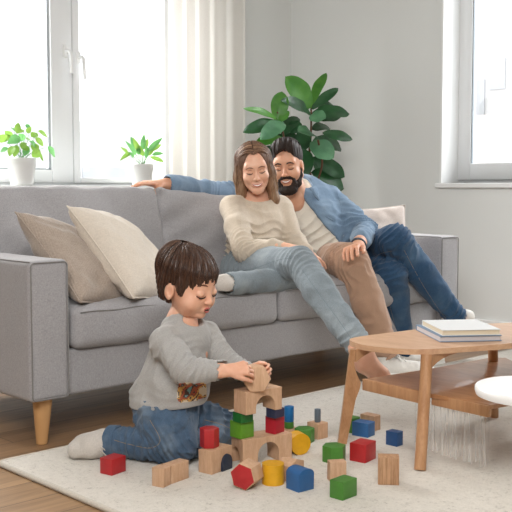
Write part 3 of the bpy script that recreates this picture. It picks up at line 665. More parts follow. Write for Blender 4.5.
zc = zb+.05+E; cube('dark green slab on the light green cube', M_dgreen, (241.3, 423.7), (253.2, 421.5), None, .029, zc)
cube('crimson block on the large arch, under the navy slab', M_crim, (275.5, 434.5), (284.5, 431.5), .04, .052, zb)
zd = zb+.052+E; cube('navy slab on the crimson block', M_navy, (275.5, 418.8), (284.5, 416.5), .04, .028, zd)
zu = max(zc+.029, zd+.028)+E; N_, d, p, W = basis(pz(246, 415.5, zu), pz(282, 409, zu)); hu = .069
arch_obj('arch_block', 'upper plain wooden arch block bridging the two coloured stacks', frameM(N_, d, p), W, hu, .062, W*.54, min(.036, W*.36), .014)
UZ = zu+hu
# behind the tower
c = pz(289, 433, RT); ngon_up('small plain round wooden block under the green and blue blocks behind the tower', M_beech, c, .028, .018, RT, 24)
c = (c[0], c[1]); ngon_up('green disc under the bright blue cylinder behind the tower', M_green, c, .0165, .022, RT+.018+E, 32); ngon_up('bright blue cylinder on the green disc behind the tower', M_sky, c, .0165, .052, RT+.040+2*E, 32)
c = pz(304.5, 441.5, RT); ngon_up('green hexagonal block behind the yellow wheel, right of the tower', M_green, c, .033, .046, RT, 6, .35)
def cyl_lying(label, mats, c, axis, r, L, n=40, name='toy_block', rot=0):
    ax = Vector((axis[0], axis[1], 0)).normalized(); sd = Vector((-ax.y, ax.x, 0)); bm = bmesh.new()
    pts = [(r*math.cos(2*math.pi*k/n+rot), r*math.sin(2*math.pi*k/n+rot)) for k in range(n)]; zmin = min(q[1] for q in pts)
    M = Matrix(((sd.x, 0, ax.x, 0), (sd.y, 0, ax.y, 0), (0, 1, 0, -zmin), (0, 0, 0, 1))); add_prism(bm, pts, -L/2, L/2, M, bevel=.0015)
    bm.normal_update()
    for f in bm.faces:
        if f.normal.dot(ax) < -.95: f.material_index = min(1, len(mats)-1)
    o = from_bm(name, bm, mats, None, sharp=30); o.location = V((c[0], c[1], RT)); return tag(o, label, 'toy block', GRP)
c = pz(297.5, 455, RT)+np.array([.015, .012, 0]); cyl_lying('yellow round block lying on its side against the right end of the large arch', [M_yel], c, (.35, .9), .034, .042)
c = pz(247, 489, RT)+np.array([.012, .012, 0]); cyl_lying('wooden hexagonal block lying with its red end facing out', [M_beech, M_red], c, (.93, .36), .0385, .062, 6, rot=.26)
c = pz(273, 483, RT); ngon_up('yellow cylinder standing in front of the large arch', M_yel, c, .0315, .058, RT, 40)
def house_block(label, mat, N, R, w, h, top, z=RT, rnd=False):
    N_, d, p, W = basis(pz(*N, z), pz(*R, z)); prof = [(0, 0), (W, 0), (W, h-top)]+([(W/2+W/2*math.cos(a), h-top+top*math.sin(a)) for a in np.linspace(.15, math.pi-.15, 14)] if rnd else [(W*.5, h)])+[(0, h-top)]
    return prism_block('toy_block', label, mat, frameM(N_, d, p), prof, w)
house_block('plain wooden pentagonal block behind the blue round-topped one', M_beech, (290, 482), (304, 475), .05, .056, .012)
house_block('blue round-topped block in front, nearest the yellow cylinder', M_blue, (299, 493), (314, 489), .055, .061, .014, rnd=True)
_, g = cube('plain wooden cube carrying the grey peg, behind the tower', M_beech, (318, 440), (328, 437.5), .052, .052)
N_, d, p, W, w_, h_ = g; cc = N_+d*W*.5+p*w_*.5; ngon_up('small grey peg standing on the plain wooden cube', M_grey, (cc.x, cc.y), .0105, .044, RT+h_+E, 32)
c = pz(334, 461, RT); ngon_up('green hexagonal block behind the small plain wooden cube', M_green, c, .037, .050, RT, 6, .5)
cube('small plain wooden cube between the two green blocks', M_beech, (330, 482), (346.5, 481), .032, .056)
cube('bright green cube nearest the camera', M_green, (343, 501), (357, 495.5), .046, .049)
cube('red cube between the splayed table leg and the striped wooden cube', M_red, (365.5, 463.5), (376, 458.5), .056, .056)
cube('blue cube behind the red one', M_blue, (368, 438), (375, 435), .062, .047)
cube('plain wooden block half hidden behind the blue cube', M_beech, (374, 431.5), (380.5, 429.5), .06, .052)
cube('green block half hidden behind the coffee table leg', M_green, (352, 433.5), (360, 431), .05, .05)
cube('dark blue cube between the two near table legs', M_dblue, (397, 447), (403, 445), .045, .046)
cube('plain striped wooden cube at the right, in front of the table leg', M_beechd, (378, 484.8), (399, 485.5), .045, .078)

# ------------------------------------------------------------------ implicit-surface modelling kit
def lattice(seed, shape=(24, 24, 24)): return np.random.RandomState(seed).uniform(-1, 1, shape).astype(np.float32)
_LAT = lattice(5, (40, 40, 40))
def vnoise(x, y, z):
    """smooth value noise on arrays"""
    def w_(t): f = np.floor(t); u = t-f; return f.astype(int) % 40, (u*u*(3-2*u)).astype(np.float32)
    (i, u), (j, v), (k, w) = w_(x), w_(y), w_(z); i1, j1, k1 = (i+1) % 40, (j+1) % 40, (k+1) % 40
    L = _LAT
    a = L[i, j, k]*(1-u)+L[i1, j, k]*u; b = L[i, j1, k]*(1-u)+L[i1, j1, k]*u
    c = L[i, j, k1]*(1-u)+L[i1, j, k1]*u; d = L[i, j1, k1]*(1-u)+L[i1, j1, k1]*u
    return (a*(1-v)+b*v)*(1-w)+(c*(1-v)+d*v)*w
A3 = lambda p: np.array([float(c) for c in p])
class Field:
    def __init__(s, lo, hi, vox):
        s.lo = A3(lo); s.v = vox; s.n = np.ceil((A3(hi)-s.lo)/vox).astype(int)+1
        s.D = np.full(tuple(s.n), .05, np.float32)
        s.ax = [(s.lo[i]+vox*np.arange(s.n[i])).astype(np.float32) for i in range(3)]
    def sub(s, lo, hi):
        a = np.clip(np.floor((A3(lo)-s.lo)/s.v).astype(int), 0, s.n); b = np.clip(np.ceil((A3(hi)-s.lo)/s.v).astype(int)+1, 0, s.n)
        if (b <= a).any(): return None, None
        sl = tuple(slice(p, q) for p, q in zip(a, b))
        g = np.meshgrid(*[s.ax[i][sl[i]] for i in range(3)], indexing='ij', sparse=True); return sl, g
    def comb(s, sl, d, k, op):
        D = s.D[sl]
        if op == 'u': a, b = D, d; sg = 1
        elif op == 's': a, b = -D, d; sg = -1        # D = max(D,-d) = -min(-D,d)
        else: a, b = -D, -d; sg = -1                  # intersection
        if k > 0: h = np.maximum(k-np.abs(a-b), 0)/k; r = np.minimum(a, b)-h*h*k*.25
        else: r = np.minimum(a, b)
        s.D[sl] = sg*r
    def cone(s, a, b, ra, rb=None, k=.01, op='u', n=None, ratio=1.0):
        a, b = A3(a), A3(b); rb = ra if rb is None else rb; R = max(ra, rb)*max(1, ratio)+max(k, .0)+.03
        sl, g = s.sub(np.minimum(a, b)-R, np.maximum(a, b)+R)
        if sl is None: return s
        ba = b-a; L2 = max(ba@ba, 1e-9); q = [g[i]-a[i] for i in range(3)]
        t = np.clip((q[0]*ba[0]+q[1]*ba[1]+q[2]*ba[2])/L2, 0, 1); q = [q[i]-t*ba[i] for i in range(3)]
        if n is not None:
            n = A3(n); n = n/np.linalg.norm(n); dn = q[0]*n[0]+q[1]*n[1]+q[2]*n[2]; f = (1/ratio-1)
            q = [q[i]+dn*n[i]*f for i in range(3)]
        d = np.sqrt(q[0]**2+q[1]**2+q[2]**2)-(ra+(rb-ra)*t)
        if n is not None and ratio < 1: d = d*(ratio*.5+.5)
        s.comb(sl, d, k, op); return s
    def chain(s, pts, rads, k=.01, **kw):
        for i in range(len(pts)-1): s.cone(pts[i], pts[i+1], rads[i], rads[i+1], k, **kw)
        return s
    def ell(s, c, r, k=.01, op='u', R=None):
        c, r = A3(c), A3(r); m = max(r)+max(k, 0)+.03; sl, g = s.sub(c-m, c+m)
        if sl is None: return s
        q = [g[i]-c[i] for i in range(3)]
        if R is not None: q = [q[0]*R[0][i]+q[1]*R[1][i]+q[2]*R[2][i] for i in range(3)]   # R columns = axes
        k0 = np.sqrt(sum((q[i]/r[i])**2 for i in range(3)))+1e-9; k1 = np.sqrt(sum((q[i]/r[i]**2)**2 for i in range(3)))+1e-9
        s.comb(sl, k0*(k0-1)/k1, k, op); return s
    def plane(s, p, n, k=.003, keep=True):
        """keep the side n points away from"""
        g = np.meshgrid(*s.ax, indexing='ij', sparse=True); n = A3(n); n = n/np.linalg.norm(n); p = A3(p)
        d = sum((g[i]-p[i])*n[i] for i in range(3)); s.comb(tuple(slice(None) for _ in range(3)), d, k, 'i'); return s
    def wedge(s, planes, k=.003):
        """remove the region inside all half-spaces (p,n): inside = (x-p).n<0"""
        g = np.meshgrid(*s.ax, indexing='ij', sparse=True); d = None
        for p, n in planes:
            n = A3(n); n = n/np.linalg.norm(n); e = sum((g[i]-A3(p)[i])*n[i] for i in range(3)); d = e if d is None else np.maximum(d, e)
        s.comb(tuple(slice(None) for _ in range(3)), d.astype(np.float32), k, 's'); return s
    def disp(s, fn):
        """displace near the surface"""
        idx = np.nonzero(np.abs(s.D) < .03); x, y, z = (s.ax[i][idx[i]] for i in range(3)); s.D[idx] += fn(x, y, z).astype(np.float32); return s
    def wrinkle(s, amp=.004, sc=(14, 14, 14), warp=.03, seed=0):
        def f(x, y, z):
            wx = vnoise(x*6+seed, y*6, z*6)*warp; wy = vnoise(x*6, y*6+seed+9, z*6)*warp; wz = vnoise(x*6, y*6, z*6+seed+17)*warp
            n = vnoise((x+wx)*sc[0]+seed, (y+wy)*sc[1], (z+wz)*sc[2]); m = vnoise((x+wx)*sc[0]*2.3+seed, (y+wy)*sc[1]*2.3, (z+wz)*sc[2]*2.3)
            return 1.35*amp*((np.abs(n)-.35)*1.3+.3*(np.abs(m)-.3))
        return s.disp(f)
    def folds(s, c, ax, rad, amp, freq, seed=0):
        """ring-like creases round a joint: c centre, ax limb axis"""
        c, ax = A3(c), A3(ax)/np.linalg.norm(A3(ax))
        def f(x, y, z):
            q = [x-c[0], y-c[1], z-c[2]]; t = sum(q[i]*ax[i] for i in range(3)); d2 = q[0]**2+q[1]**2+q[2]**2
            ph = t*freq+3.6*vnoise(x*12+seed, y*12, z*12)+seed
            return 1.7*amp*np.exp(-d2/rad**2)*(np.abs(np.sin(ph))**.8-.6)
        return s.disp(f)
    def mesh(s):
        gr = openvdb.FloatGrid(.05); gr.copyFromArray(np.ascontiguousarray(s.D)); 
        p, q = gr.convertToQuads(isovalue=0)
        return p*s.v+s.lo, q[:, ::-1]
def join_meshes(parts):
    P, Q, o = [], [], 0
    for p, q in parts: P.append(p); Q.append(q+o); o += len(p)
    return np.concatenate(P), np.concatenate(Q)
def solid(name, pq, mats, parent, paint=None, extra=None, smooth_it=1):
    p, q = pq if not isinstance(pq, list) else join_meshes(pq)
    me = bpy.data.meshes.new(name); me.vertices.add(len(p)); me.vertices.foreach_set('co', p.astype(np.float32).ravel())
    me.loops.add(len(q)*4); me.polygons.add(len(q)); me.loops.foreach_set('vertex_index', q.astype(np.int32).ravel())
    me.polygons.foreach_set('loop_start', np.arange(0, len(q)*4, 4, dtype=np.int32)); me.update(calc_edges=True); me.validate()
    o = link(name, me, mats, None)
    if paint is not None and len(me.polygons) == len(q):
        c = p[q].mean(1); mi = np.zeros(len(q), np.int32)
        for fn, idx in paint: mi[fn(c)] = idx
        me.polygons.foreach_set('material_index', mi)
    if parent is not None: adopt(o, parent)
    return o
def seg_d(c, a, b):
    a, b = A3(a), A3(b); ba = b-a; t = np.clip(((c-a)@ba)/(ba@ba), 0, 1); return np.linalg.norm(c-a-t[:, None]*ba, axis=1)
def poly_d(c, pts): return np.min([seg_d(c, a, b) for a, b in zip(pts, pts[1:])], axis=0)
def frameR(F, U):
    F, U = A3(F), A3(U); F = F/np.linalg.norm(F); Z = U-F*(U@F); Z /= np.linalg.norm(Z); X = np.cross(F, Z); return np.stack([X, F, Z], 1)   # columns
def unit(v): v = A3(v); return v/np.linalg.norm(v)
RIGHT = np.array([math.cos(YAW), -math.sin(YAW), 0]); FWD = np.array([math.sin(YAW), math.cos(YAW), 0]); UP = np.array([0, 0, 1.])

# ------------------------------------------------------------------ heads (local frame: +Y forward, +Z up, origin between the eyes' height and the skull centre)
def build_head(kind, vox=.0019):
    f = Field((-.12, -.13, -.24), (.12, .14, .15), vox); ch = kind == 'child'; m = kind == 'man'
    if not ch:
        jw = .054 if m else .046
        f.ell((0, -.015, .035), (.074, .093, .083), 0)
        f.ell((0, .02, -.025), (.063, .067, .088), .02)
        f.cone((-jw, .0, -.055), (-.012, .058, -.098), .022, .017, .025); f.cone((jw, .0, -.055), (.012, .058, -.098), .022, .017, .025)
        f.ell((0, .062, -.1), (.021, .018, .017), .015)
        for s in (-1, 1): f.ell((s*.040, .052, -.032), (.023, .024, .021), .02)
        f.cone((-.038, .068, .028), (.038, .068, .028), .014, .014, .02)       # brow ridge
        f.cone((0, .08, .012), (0, .098, -.026), .006, .0095, .010); f.ell((0, .099, -.03), (.0105, .010, .0085), .005)
        for s in (-1, 1): f.ell((s*.0115, .089, -.034), (.0075, .009, .006), .004)
        for s in (-1, 1):
            f.ell((s*.031, .09, .004), (.019, .012, .012), .012, 's'); f.ell((s*.031, .068, .003), (.0145, .0135, .0115), .004)
            f.cone((s*.019, .078, -.003), (s*.044, .070, -.003), .0012, .0012, .003, 's')
        f.ell((0, .076, -.064), (.028, .013, .016), .010)
        for s in (-1, 1): f.chain([(s*.019, .088, -.032), (s*.031, .080, -.050), (s*.034, .070, -.066)], [.0016, .0022, .0016], .006, op='s')
        ez = -.012; ex = .071
        for s in (-1, 1):
            f.ell((s*(ex+.003), -.008, ez), (.007, .017, .029), .006); f.ell((s*(ex+.010), -.004, ez+.002), (.005, .009, .018), .004, 's')
        f.cone((0, -.025, -.07), (0, -.045, -.2), .054 if m else .046, .060 if m else .050, .02)
    else:
        f.ell((0, -.012, .03), (.077, .092, .080), 0)
        f.ell((0, .022, -.022), (.066, .062, .070), .02)
        for s in (-1, 1): f.ell((s*.036, .045, -.040), (.030, .030, .028), .02)
        f.ell((0, .062, -.077), (.018, .018, .014), .018); f.cone((-.03, .03, -.068), (.03, .03, -.068), .022, .022, .02)
        f.cone((0, .080, .0), (0, .090, -.026), .004, .008, .010); f.ell((0, .089, -.029), (.0095, .0095, .0085), .005)
        for s in (-1, 1): f.ell((s*.009, .086, -.031), (.006, .007, .005), .004)
        for s in (-1, 1):
            f.ell((s*.030, .092, -.002), (.018, .010, .012), .012, 's'); f.ell((s*.031, .068, -.003), (.0150, .0150, .0125), .004)
            f.cone((s*.018, .081, -.011), (s*.044, .071, -.010), .0012, .0012, .003, 's')
        f.ell((0, .073, -.055), (.020, .014, .012), .010)
        for s in (-1, 1):
            f.ell((s*.078, -.012, -.018), (.009, .018, .026), .006); f.ell((s*.087, -.006, -.015), (.006, .009, .016), .004, 's'); f.ell((s*.083, -.006, -.036), (.005, .007, .008), .004)
        f.cone((0, -.008, -.05), (0, -.002, -.115), .037, .036, .02)
    return f
def features(kind, p):
    """lips, teeth, lashes, brows and painted lid-crease and lip-gap shade as small tapered rolls lying on the face surface; returns [(mesh, material index)]"""
    def sy(x, z):
        m = (np.abs(p[:, 0]-x) < .0035) & (np.abs(p[:, 2]-z) < .0035); return p[m, 1].max() if m.any() else .07
    def roll(xz, r, lift=0, fl=1.0, n=8, k=14):
        P = spline([(x, 0, z) for x, z in xz], k//(len(xz)-1)+1); P = np.array(P); ys = np.array([sy(q[0], q[2]) for q in P]); ys = np.convolve(np.pad(ys, 2, mode='edge'), np.ones(5)/5, 'valid'); P[:, 1] = ys+lift
        V_, Q_ = [], []; m_ = len(P)
        for i in range(m_):
            t = i/(m_-1); rr = r*max(.12, math.sin(math.pi*(.04+.92*t)))**.6; T = P[min(i+1, m_-1)]-P[max(i-1, 0)]; T /= np.linalg.norm(T); o = np.array([0, 1, 0.])-T*T[1]; o /= np.linalg.norm(o); u = np.cross(T, o)
            for j in range(n): a = 2*math.pi*j/n; V_.append(P[i]+u*rr*math.cos(a)+o*rr*fl*math.sin(a))
        for i in range(m_-1):
            for j in range(n): Q_.append((i*n+j, i*n+(j+1) % n, (i+1)*n+(j+1) % n, (i+1)*n+j))
        return np.array(V_), np.array(Q_)
    L = []
    if kind != 'child':
        m = kind == 'man'
        L.append((roll([(-.023, -.0575), (-.012, -.0645), (0, -.0665), (.012, -.0645), (.023, -.0575)], .0036, .0002, .5), 3))
        L.append((roll([(-.026, -.0555), (-.012, -.0605), (-.003, -.0610), (0, -.0618), (.003, -.0610), (.012, -.0605), (.026, -.0555)], .0021, .0008, .8), 1))
        L.append((roll([(-.025, -.0570), (-.013, -.0685), (0, -.0720), (.013, -.0685), (.025, -.0570)], .0032, .0008, .8), 1))
        for s in (-1, 1):
            L.append((roll([(s*.0165, -.0015), (s*.022, -.0062), (s*.031, -.0085), (s*.040, -.0065), (s*.0475, -.0005)], .0017 if not m else .0016, .0006), 2))
            L.append((roll([(s*.0175, .009), (s*.030, .0125), (s*.044, .008)], .0006, .0, 1), 4))  # lid crease: its shade drawn as a thin brown line
            L.append((roll([(s*.012, .0225), (s*.022, .0262), (s*.034, .0275), (s*.050, .0205)], .0036 if m else .0024, .0006, .5), 2 if m else 4))
    else:
        L.append((roll([(-.015, -.0525), (-.005, -.0485), (0, -.0495), (.005, -.0485), (.015, -.0525)], .0030, .0006, .8), 1))
        L.append((roll([(-.013, -.0545), (0, -.0545), (.013, -.0545)], .0019, .0012, .6), 2))  # dark roll painted for the shade between the parted lips
        L.append((roll([(-.013, -.0565), (0, -.0610), (.013, -.0565)], .0034, .0004, .8), 1))
        for s in (-1, 1):
            L.append((roll([(s*.0160, -.0085), (s*.022, -.0135), (s*.032, -.0150), (s*.042, -.0125), (s*.050, -.0070)], .0019, .0006), 2))
            L.append((roll([(s*.014, .0225), (s*.025, .0265), (s*.036, .0270), (s*.050, .0210)], .0026, .0004, .4), 4))
    return L
def body(xf, kind, others, mats, parent):
    p, q = build_head(kind).mesh(); parts = [(xf(p), q)]; idx = [np.zeros(len(q), np.int32)]
    for (a, b), i in features(kind, p): parts.append((xf(a), b)); idx.append(np.full(len(b), i, np.int32))
    for a, b in others: parts.append((a, b)); idx.append(np.zeros(len(b), np.int32))
    o = solid('body', parts, mats, parent); idx = np.concatenate(idx)
    if len(o.data.polygons) == len(idx): o.data.polygons.foreach_set('material_index', idx)
    return o
def skin(name, c, c2):
    t = NT(name); n = t.noise(22, 3); t.base(t.ramp(n, [(.35, srgb(c)), (.68, srgb(c2))])); t.set(Roughness=.48); t.b.inputs['Subsurface Weight'].default_value = .12
    t.b.inputs['Subsurface Radius'].default_value = (.012, .005, .003); t.b.inputs['Subsurface Scale'].default_value = 1.0; t.bump(t.noise(300, 2), .06, .0005); return t.m
def hairmat(name, c1, c2, rough=.5, tip=None, z0=0, z1=1, sc=(160, 160, 22)):
    t = NT(name); a = t.noise(1, 3, t.co(sc), .7, .3); col = t.ramp(a, [(.32, srgb(c1)), (.7, srgb(c2))])
    if tip:      # dyed tips: colour changes along the hair's own length
        sp = t.n('ShaderNodeSeparateXYZ'); t.l(t.co(), sp.inputs[0]); mr = t.n('ShaderNodeMapRange'); mr.inputs[1].default_value = z0; mr.inputs[2].default_value = z1; t.l(sp.outputs[2], mr.inputs[0])
        col = t.mix(mr.outputs[0], col, t.ramp(a, [(.32, srgb(tip[0])), (.7, srgb(tip[1]))]))
    t.base(col); t.set(Roughness=rough); t.b.inputs['Specular IOR Level'].default_value = .35; t.bump(a, .5, .0015); return t.m
M_lash_gap = plain('dark_lash_and_lip_gap', '33211a', .7); M_teeth = plain('teeth', 'f4f0ea', .25); M_brow_crease = plain('soft_brow_and_lid_crease', '6d4b3b', .8)  # lash and brow colours also draw the shaded lip gap and lid creases
M_skinw = skin('skin_fair', 'e2ab90', 'ebbb9f'); M_lipw = plain('lip_rose', 'b9645c', .4)
M_skinm = skin('skin_tan', 'd79e80', 'e0ac8e'); M_lipm = plain('lip_brown', 'a8655a', .5)
M_skinc = skin('skin_child', 'dfa688', 'e8b69b'); M_lipc = plain('lip_coral', 'c4685f', .4)

class Xf:
    """local head frame -> world"""
    def __init__(s, pos, F, U, sc=1.0): s.p = A3(pos); s.R = frameR(F, U); s.s = sc
    def __call__(s, q): q = np.array(q, float); return s.p+(q*s.s)@s.R.T
    def inv(s, c): return ((c-s.p)@s.R)/s.s
def strand_mesh(strands, n=5):
    """list of (points array, r0, r1)"""
    P, Q = [], []; o = 0
    for pts, r0, r1 in strands:
        pts = np.array(pts); k = len(pts); T = np.gradient(pts, axis=0); T /= np.linalg.norm(T, axis=1, keepdims=True)+1e-9
        ref = np.cross(T[0], [.3, .5, .8]); ref /= np.linalg.norm(ref); ring = []
        for i in range(k):
            ref = ref-T[i]*(ref@T[i]); ref /= np.linalg.norm(ref)+1e-9; b = np.cross(T[i], ref); s = i/(k-1); r = (r0+(r1-r0)*s)*(1 if s < .85 else max(.12, (1-s)/.15))
            a = np.arange(n)*2*math.pi/n; P.append(pts[i]+r*(np.cos(a)[:, None]*ref+np.sin(a)[:, None]*b))
        for i in range(k-1):
            for j in range(n): Q.append((o+i*n+j, o+i*n+(j+1) % n, o+(i+1)*n+(j+1) % n, o+(i+1)*n+j))
        o += k*n
    return np.concatenate(P), np.array(Q)

# ------------------------------------------------------------------ hands
def hand(f, wrist, d, palm_n, thumb_side, L=.18, curl=(.3, .35, .4, .45), spread=.10, thumb=(.8, .35), k=.004, wr=.026, fingers_in=0.0, grip=None):
    """wrist point, d = direction of the hand, palm_n = where the palm faces, thumb_side = direction towards the thumb"""
    W = A3(wrist); d = unit(d); t = A3(thumb_side); t = unit(t-d*(t@d)); n = np.cross(d, t); n = n if n@A3(palm_n) > 0 else -n
    s = L/.18; pl = .088*s
    # palm
    for i, off in enumerate((.026, .009, -.009, -.026)):
        f.cone(W+t*off*.5*s, W+d*pl*(1-.05*abs(i-1))+t*off*s, .0150*s, .0105*s, .012*s)
    f.cone(W-d*.03*s, W+d*.02*s, wr*s*.92, wr*s*.8, .012*s, n=n, ratio=.72)
    f.cone(W+d*.02*s+t*.018*s+n*.004*s, W+d*.045*s+t*.026*s+n*.012*s, .014*s, .0135*s, .012*s)
    for i, (off, ln, r) in enumerate(((.029, .070, .0088), (.010, .078, .009), (-.0095, .073, .0085), (-.028, .058, .0075))):
        c = curl[i]; p = W+d*pl*(1-.05*abs(i-1))*.97+t*off*s; ang = 0; dd = unit(d+t*(spread*(1.2-i*.8))); seg = (.46, .30, .24)
        rr = r*s
        for j in range(3):
            ang += c*(1, 1.25, .8)[j]; v = dd*math.cos(ang)+n*math.sin(ang); q = p+v*ln*s*seg[j]; f.cone(p, q, rr, rr*.9, .0022*s if j else .004*s); p = q; rr *= .92
    a, b = thumb; p = W+d*.030*s+t*.028*s+n*.006*s; v = unit(d*math.cos(a)+t*math.sin(a)*.9+n*.35*b); q = p+v*.036*s; f.cone(p, q, .0125*s, .0105*s, .008*s)
    v2 = unit(d*math.cos(a*.5)+t*math.sin(a*.5)*.8+n*b); r_ = q+v2*.028*s; f.cone(q, r_, .0102*s, .0095*s, .003*s); f.cone(r_, r_+unit(v2+n*.3*b)*.021*s, .0095*s, .0078*s, .003*s)

def denim(name, c, fade='c9d3da', var=.12):
    t = NT(name); cc = srgb(c); a = t.noise(420, 2, t.co((1, 1, .3))); big = t.noise(7, 3); f2 = t.noise(26, 4, rough=.7)
    col = t.ramp(a, [(.35, mulc(cc, 1-var)), (.65, mulc(cc, 1+var))])
    col = t.mix(t.ramp(big, [(.50, (0, 0, 0, 1)), (.74, (.34,)*3+(1,))]), col, srgb(fade)); col = t.mix(t.ramp(f2, [(.55, (0, 0, 0, 1)), (.8, (.08,)*3+(1,))]), col, srgb(fade))
    t.base(col); t.set(Roughness=.9); t.b.inputs['Sheen Weight'].default_value = .15; t.b.inputs['Specular IOR Level'].default_value = .2; t.bump(a, .35, .0008); return t.m
M_jw = denim('light_wash_denim', '828c92', 'bdc4c6'); M_jm = denim('dark_wash_denim', '2f4b68', '6f8aa2'); M_shirt = denim('chambray', '71889f', 'a9bccb', .1); M_jc = denim('child_denim', '4b6077', 'b3bec4')
M_tan = fabric('tan_chino', 'b3917a', var=.08, scale=420, bump=.3, big=.03); M_knit = fabric('oatmeal_knit', 'cabcaa', var=.09, scale=300, bump=.8)
M_tee = fabric('cream_tee', 'e3dccf', var=.05, scale=400, bump=.3); M_jersey = fabric('grey_marl_jersey', 'aaa8a5', var=.13, scale=420, bump=.35)
M_sock = fabric('white_sock', 'c9c2ba', var=.1, scale=300, bump=.6); M_stitch = plain('denim_stitch', '8f7d64', .8); M_canvas = fabric('white_canvas_shoe', 'e9e6e0', var=.05)
M_sole = plain('white_rubber', 'efeeea', .5)
def stitch(name, pts, r, mat, parent):
    bm = bmesh.new(); add_tube(bm, pts, r, 6); return from_bm(name, bm, mat, parent)
def shoe(name, label, heel, toe, up, parent, L=.27, sole=True):
    """canvas sneaker from heel to toe, child of its wearer"""
    heel, toe = A3(heel), A3(toe); d = unit(toe-heel); up = unit(A3(up)-d*(A3(up)@d)); s = np.cross(d, up)
    lo = np.minimum(heel, heel+d*L)-.09; hi = np.maximum(heel, heel+d*L)+.1
    f = Field(lo, hi, .003)
    f.chain([heel+d*.03+up*.036, heel+d*.10+up*.035, heel+d*.19+up*.030, heel+d*(L-.035)+up*.025], [.036, .035, .038, .028], .02, n=up, ratio=.8)
    f.cone(heel+d*.045+up*.045, heel+d*.035+up*.085, .037, .036, .015); f.cone(heel+d*.09+up*.055, heel+d*.16+up*.048, .022, .018, .02)
    f.wrinkle(.002, (30, 30, 30)); f.plane(heel+up*.010, -up, .004)
    o = solid(name, f.mesh(), M_canvas, parent); o['label'] = label
    f = Field(lo, hi, .003); f.chain([heel+d*.03+up*.004, heel+d*.10+up*.004, heel+d*.19+up*.004, heel+d*(L-.035)+up*.004], [.040, .037, .041, .032], .02)
    f.plane(heel+up*.020, up, .002); f.plane(heel, -up, .002); solid('sole', f.mesh(), M_sole, o)
    bm = bmesh.new()
    for i in range(4):
        c = heel+d*(.105+i*.019)+up*(.078-.006*i); add_tube(bm, [c-s*.022-up*.004, c+up*.004, c+s*.022-up*.004+d*.008], .0026, 6)
    c = heel+d*.10+up*.083
    for sg in (-1, 1): add_tube(bm, spline([c, c+s*sg*.02+up*.012, c+s*sg*.034-up*.004, c+s*sg*.012+up*.002], 5), .0024, 6); add_tube(bm, spline([c, c+s*sg*.02-d*.01+up*.01, c+s*sg*.04+d*.01-up*.012], 5), .0022, 6)
    from_bm('laces', bm, M_sole, o); return o

def project(o, root, uv, off=.001):
    """world points where view rays meet the mesh of o (a direct child of root)"""
    bpy.context.view_layer.update(); out = []; org = V(CAM)-root.location
    for u, v in uv:
        ok, loc, nr, _ = o.ray_cast(org, V(unit(ray(u, v))))
        if ok: out.append((A3(loc)+A3(root.location)+A3(nr)*off, A3(nr)))
    return out
def seam(o, root, uv, r=.0012, mat=None, name='seam', n=40):
    P = spline([(a, b, 0) for a, b in uv], max(2, n//(len(uv)-1))); pr = [p for p, _ in project(o, root, [(p[0], p[1]) for p in P], r*.3)]
    run = [pr[0]] if pr else []; runs = []
    for p in pr[1:]:
        if np.linalg.norm(p-run[-1]) > .05: runs.append(run); run = []
        run.append(p)
    runs.append(run); bm = bmesh.new(); k = 0
    for run in runs:
        if len(run) > 2: add_tube(bm, run, r, 5); k += 1
    if k: from_bm(name, bm, mat or M_stitch, o)
    else: bm.free()

# ================================================================== the woman
tow = -FWD
W = {}
hw = Xf(py(254.5, 168, .36), unit(tow+RIGHT*.10-UP*.30), unit(UP-RIGHT*.13), .87)
wo = thing('person', 'woman in oatmeal sweater and light jeans sitting cross-legged against the bearded man, smiling', 'person', (1.25, .3, .46))
nk = hw((0, -.035, -.155)); wneck = py(254, 201, .42)
shR = py(232, 208, .42); shL = py(280, 207, .36); chest = (shR+shL)/2-[0, 0, .06]; pel = py(243, 268, .36); pel2 = pel+[.12, -.02, 0]
belly = py(256, 242, .34)
elR = py(243, 249, .22); wrR = py(279, 247, .08); elL = py(296, 243, .20); wrL = py(305, 251, .12)
cn = unit(tow*.75+UP*.15+np.array([0, -.3, 0]))
hipF = py(243, 269, .30)+[0, 0, .0]; kneeF = reach(hipF, 300, 263, .41); ankF = reach(kneeF, 361, 349, .50)
kneeB = py(304, 278, .03); ankB = py(231, 283.5, -.01); hipB = hipF+[.16, .0, 0]
# sweater
f = Field(np.min([shR, pel, elR], 0)-.2, np.max([shL, pel2, elL], 0)+[.2, .2, .22], .0042)
mid = (shR+shL)/2
f.cone((pel+pel2)/2-[0, 0, .02], belly, .135, .118, .03, n=cn, ratio=.8); f.cone(belly, chest, .118, .125, .04, n=cn, ratio=.8)
f.cone(shR+[.02, 0, -.005], shL-[.01, 0, .005], .052, .052, .04); f.cone(mid-[0, 0, .02], wneck+[0, 0, .0], .08, .055, .03)
sx = unit(shL-shR)
for s in (-1, 1): f.ell(chest+cn*.075+sx*s*.062-[0, 0, .035], (.062, .062, .058), .03)
f.chain([shR, shR*.5+elR*.5+[0, 0, 0], elR], [.054, .051, .045], .02); f.chain([elR, elR*.5+wrR*.5, wrR], [.045, .042, .033], .012)
f.chain([shL, elL], [.052, .044], .02); f.chain([elL, wrL], [.043, .032], .012)
f.cone(elR+[.0, -.01, -.02], pel+[-.02, 0, .0], .03, .06, .04)
f.wrinkle(.007, (11, 11, 9), .05, 3); f.folds(elR, unit(wrR-shR), .07, .010, 150, 1); f.folds(belly+cn*.09, UP, .12, .007, 90, 2); f.folds(pel-[.05, 0, -.06], UP, .09, .012, 130, 5)
f.cone(wneck-[0, 0, .02], nk, .058, .062, .004, op='s'); f.ell(wneck+cn*.045+[0, 0, .012], (.070, .070, .046), .008, 's')
f.plane(pel-[0, 0, .075], (0, 0, -1))
sw = solid('sweater', f.mesh(), M_knit, wo)
ringp = []
# body: head, neck, hands, hidden torso and limbs in one mesh

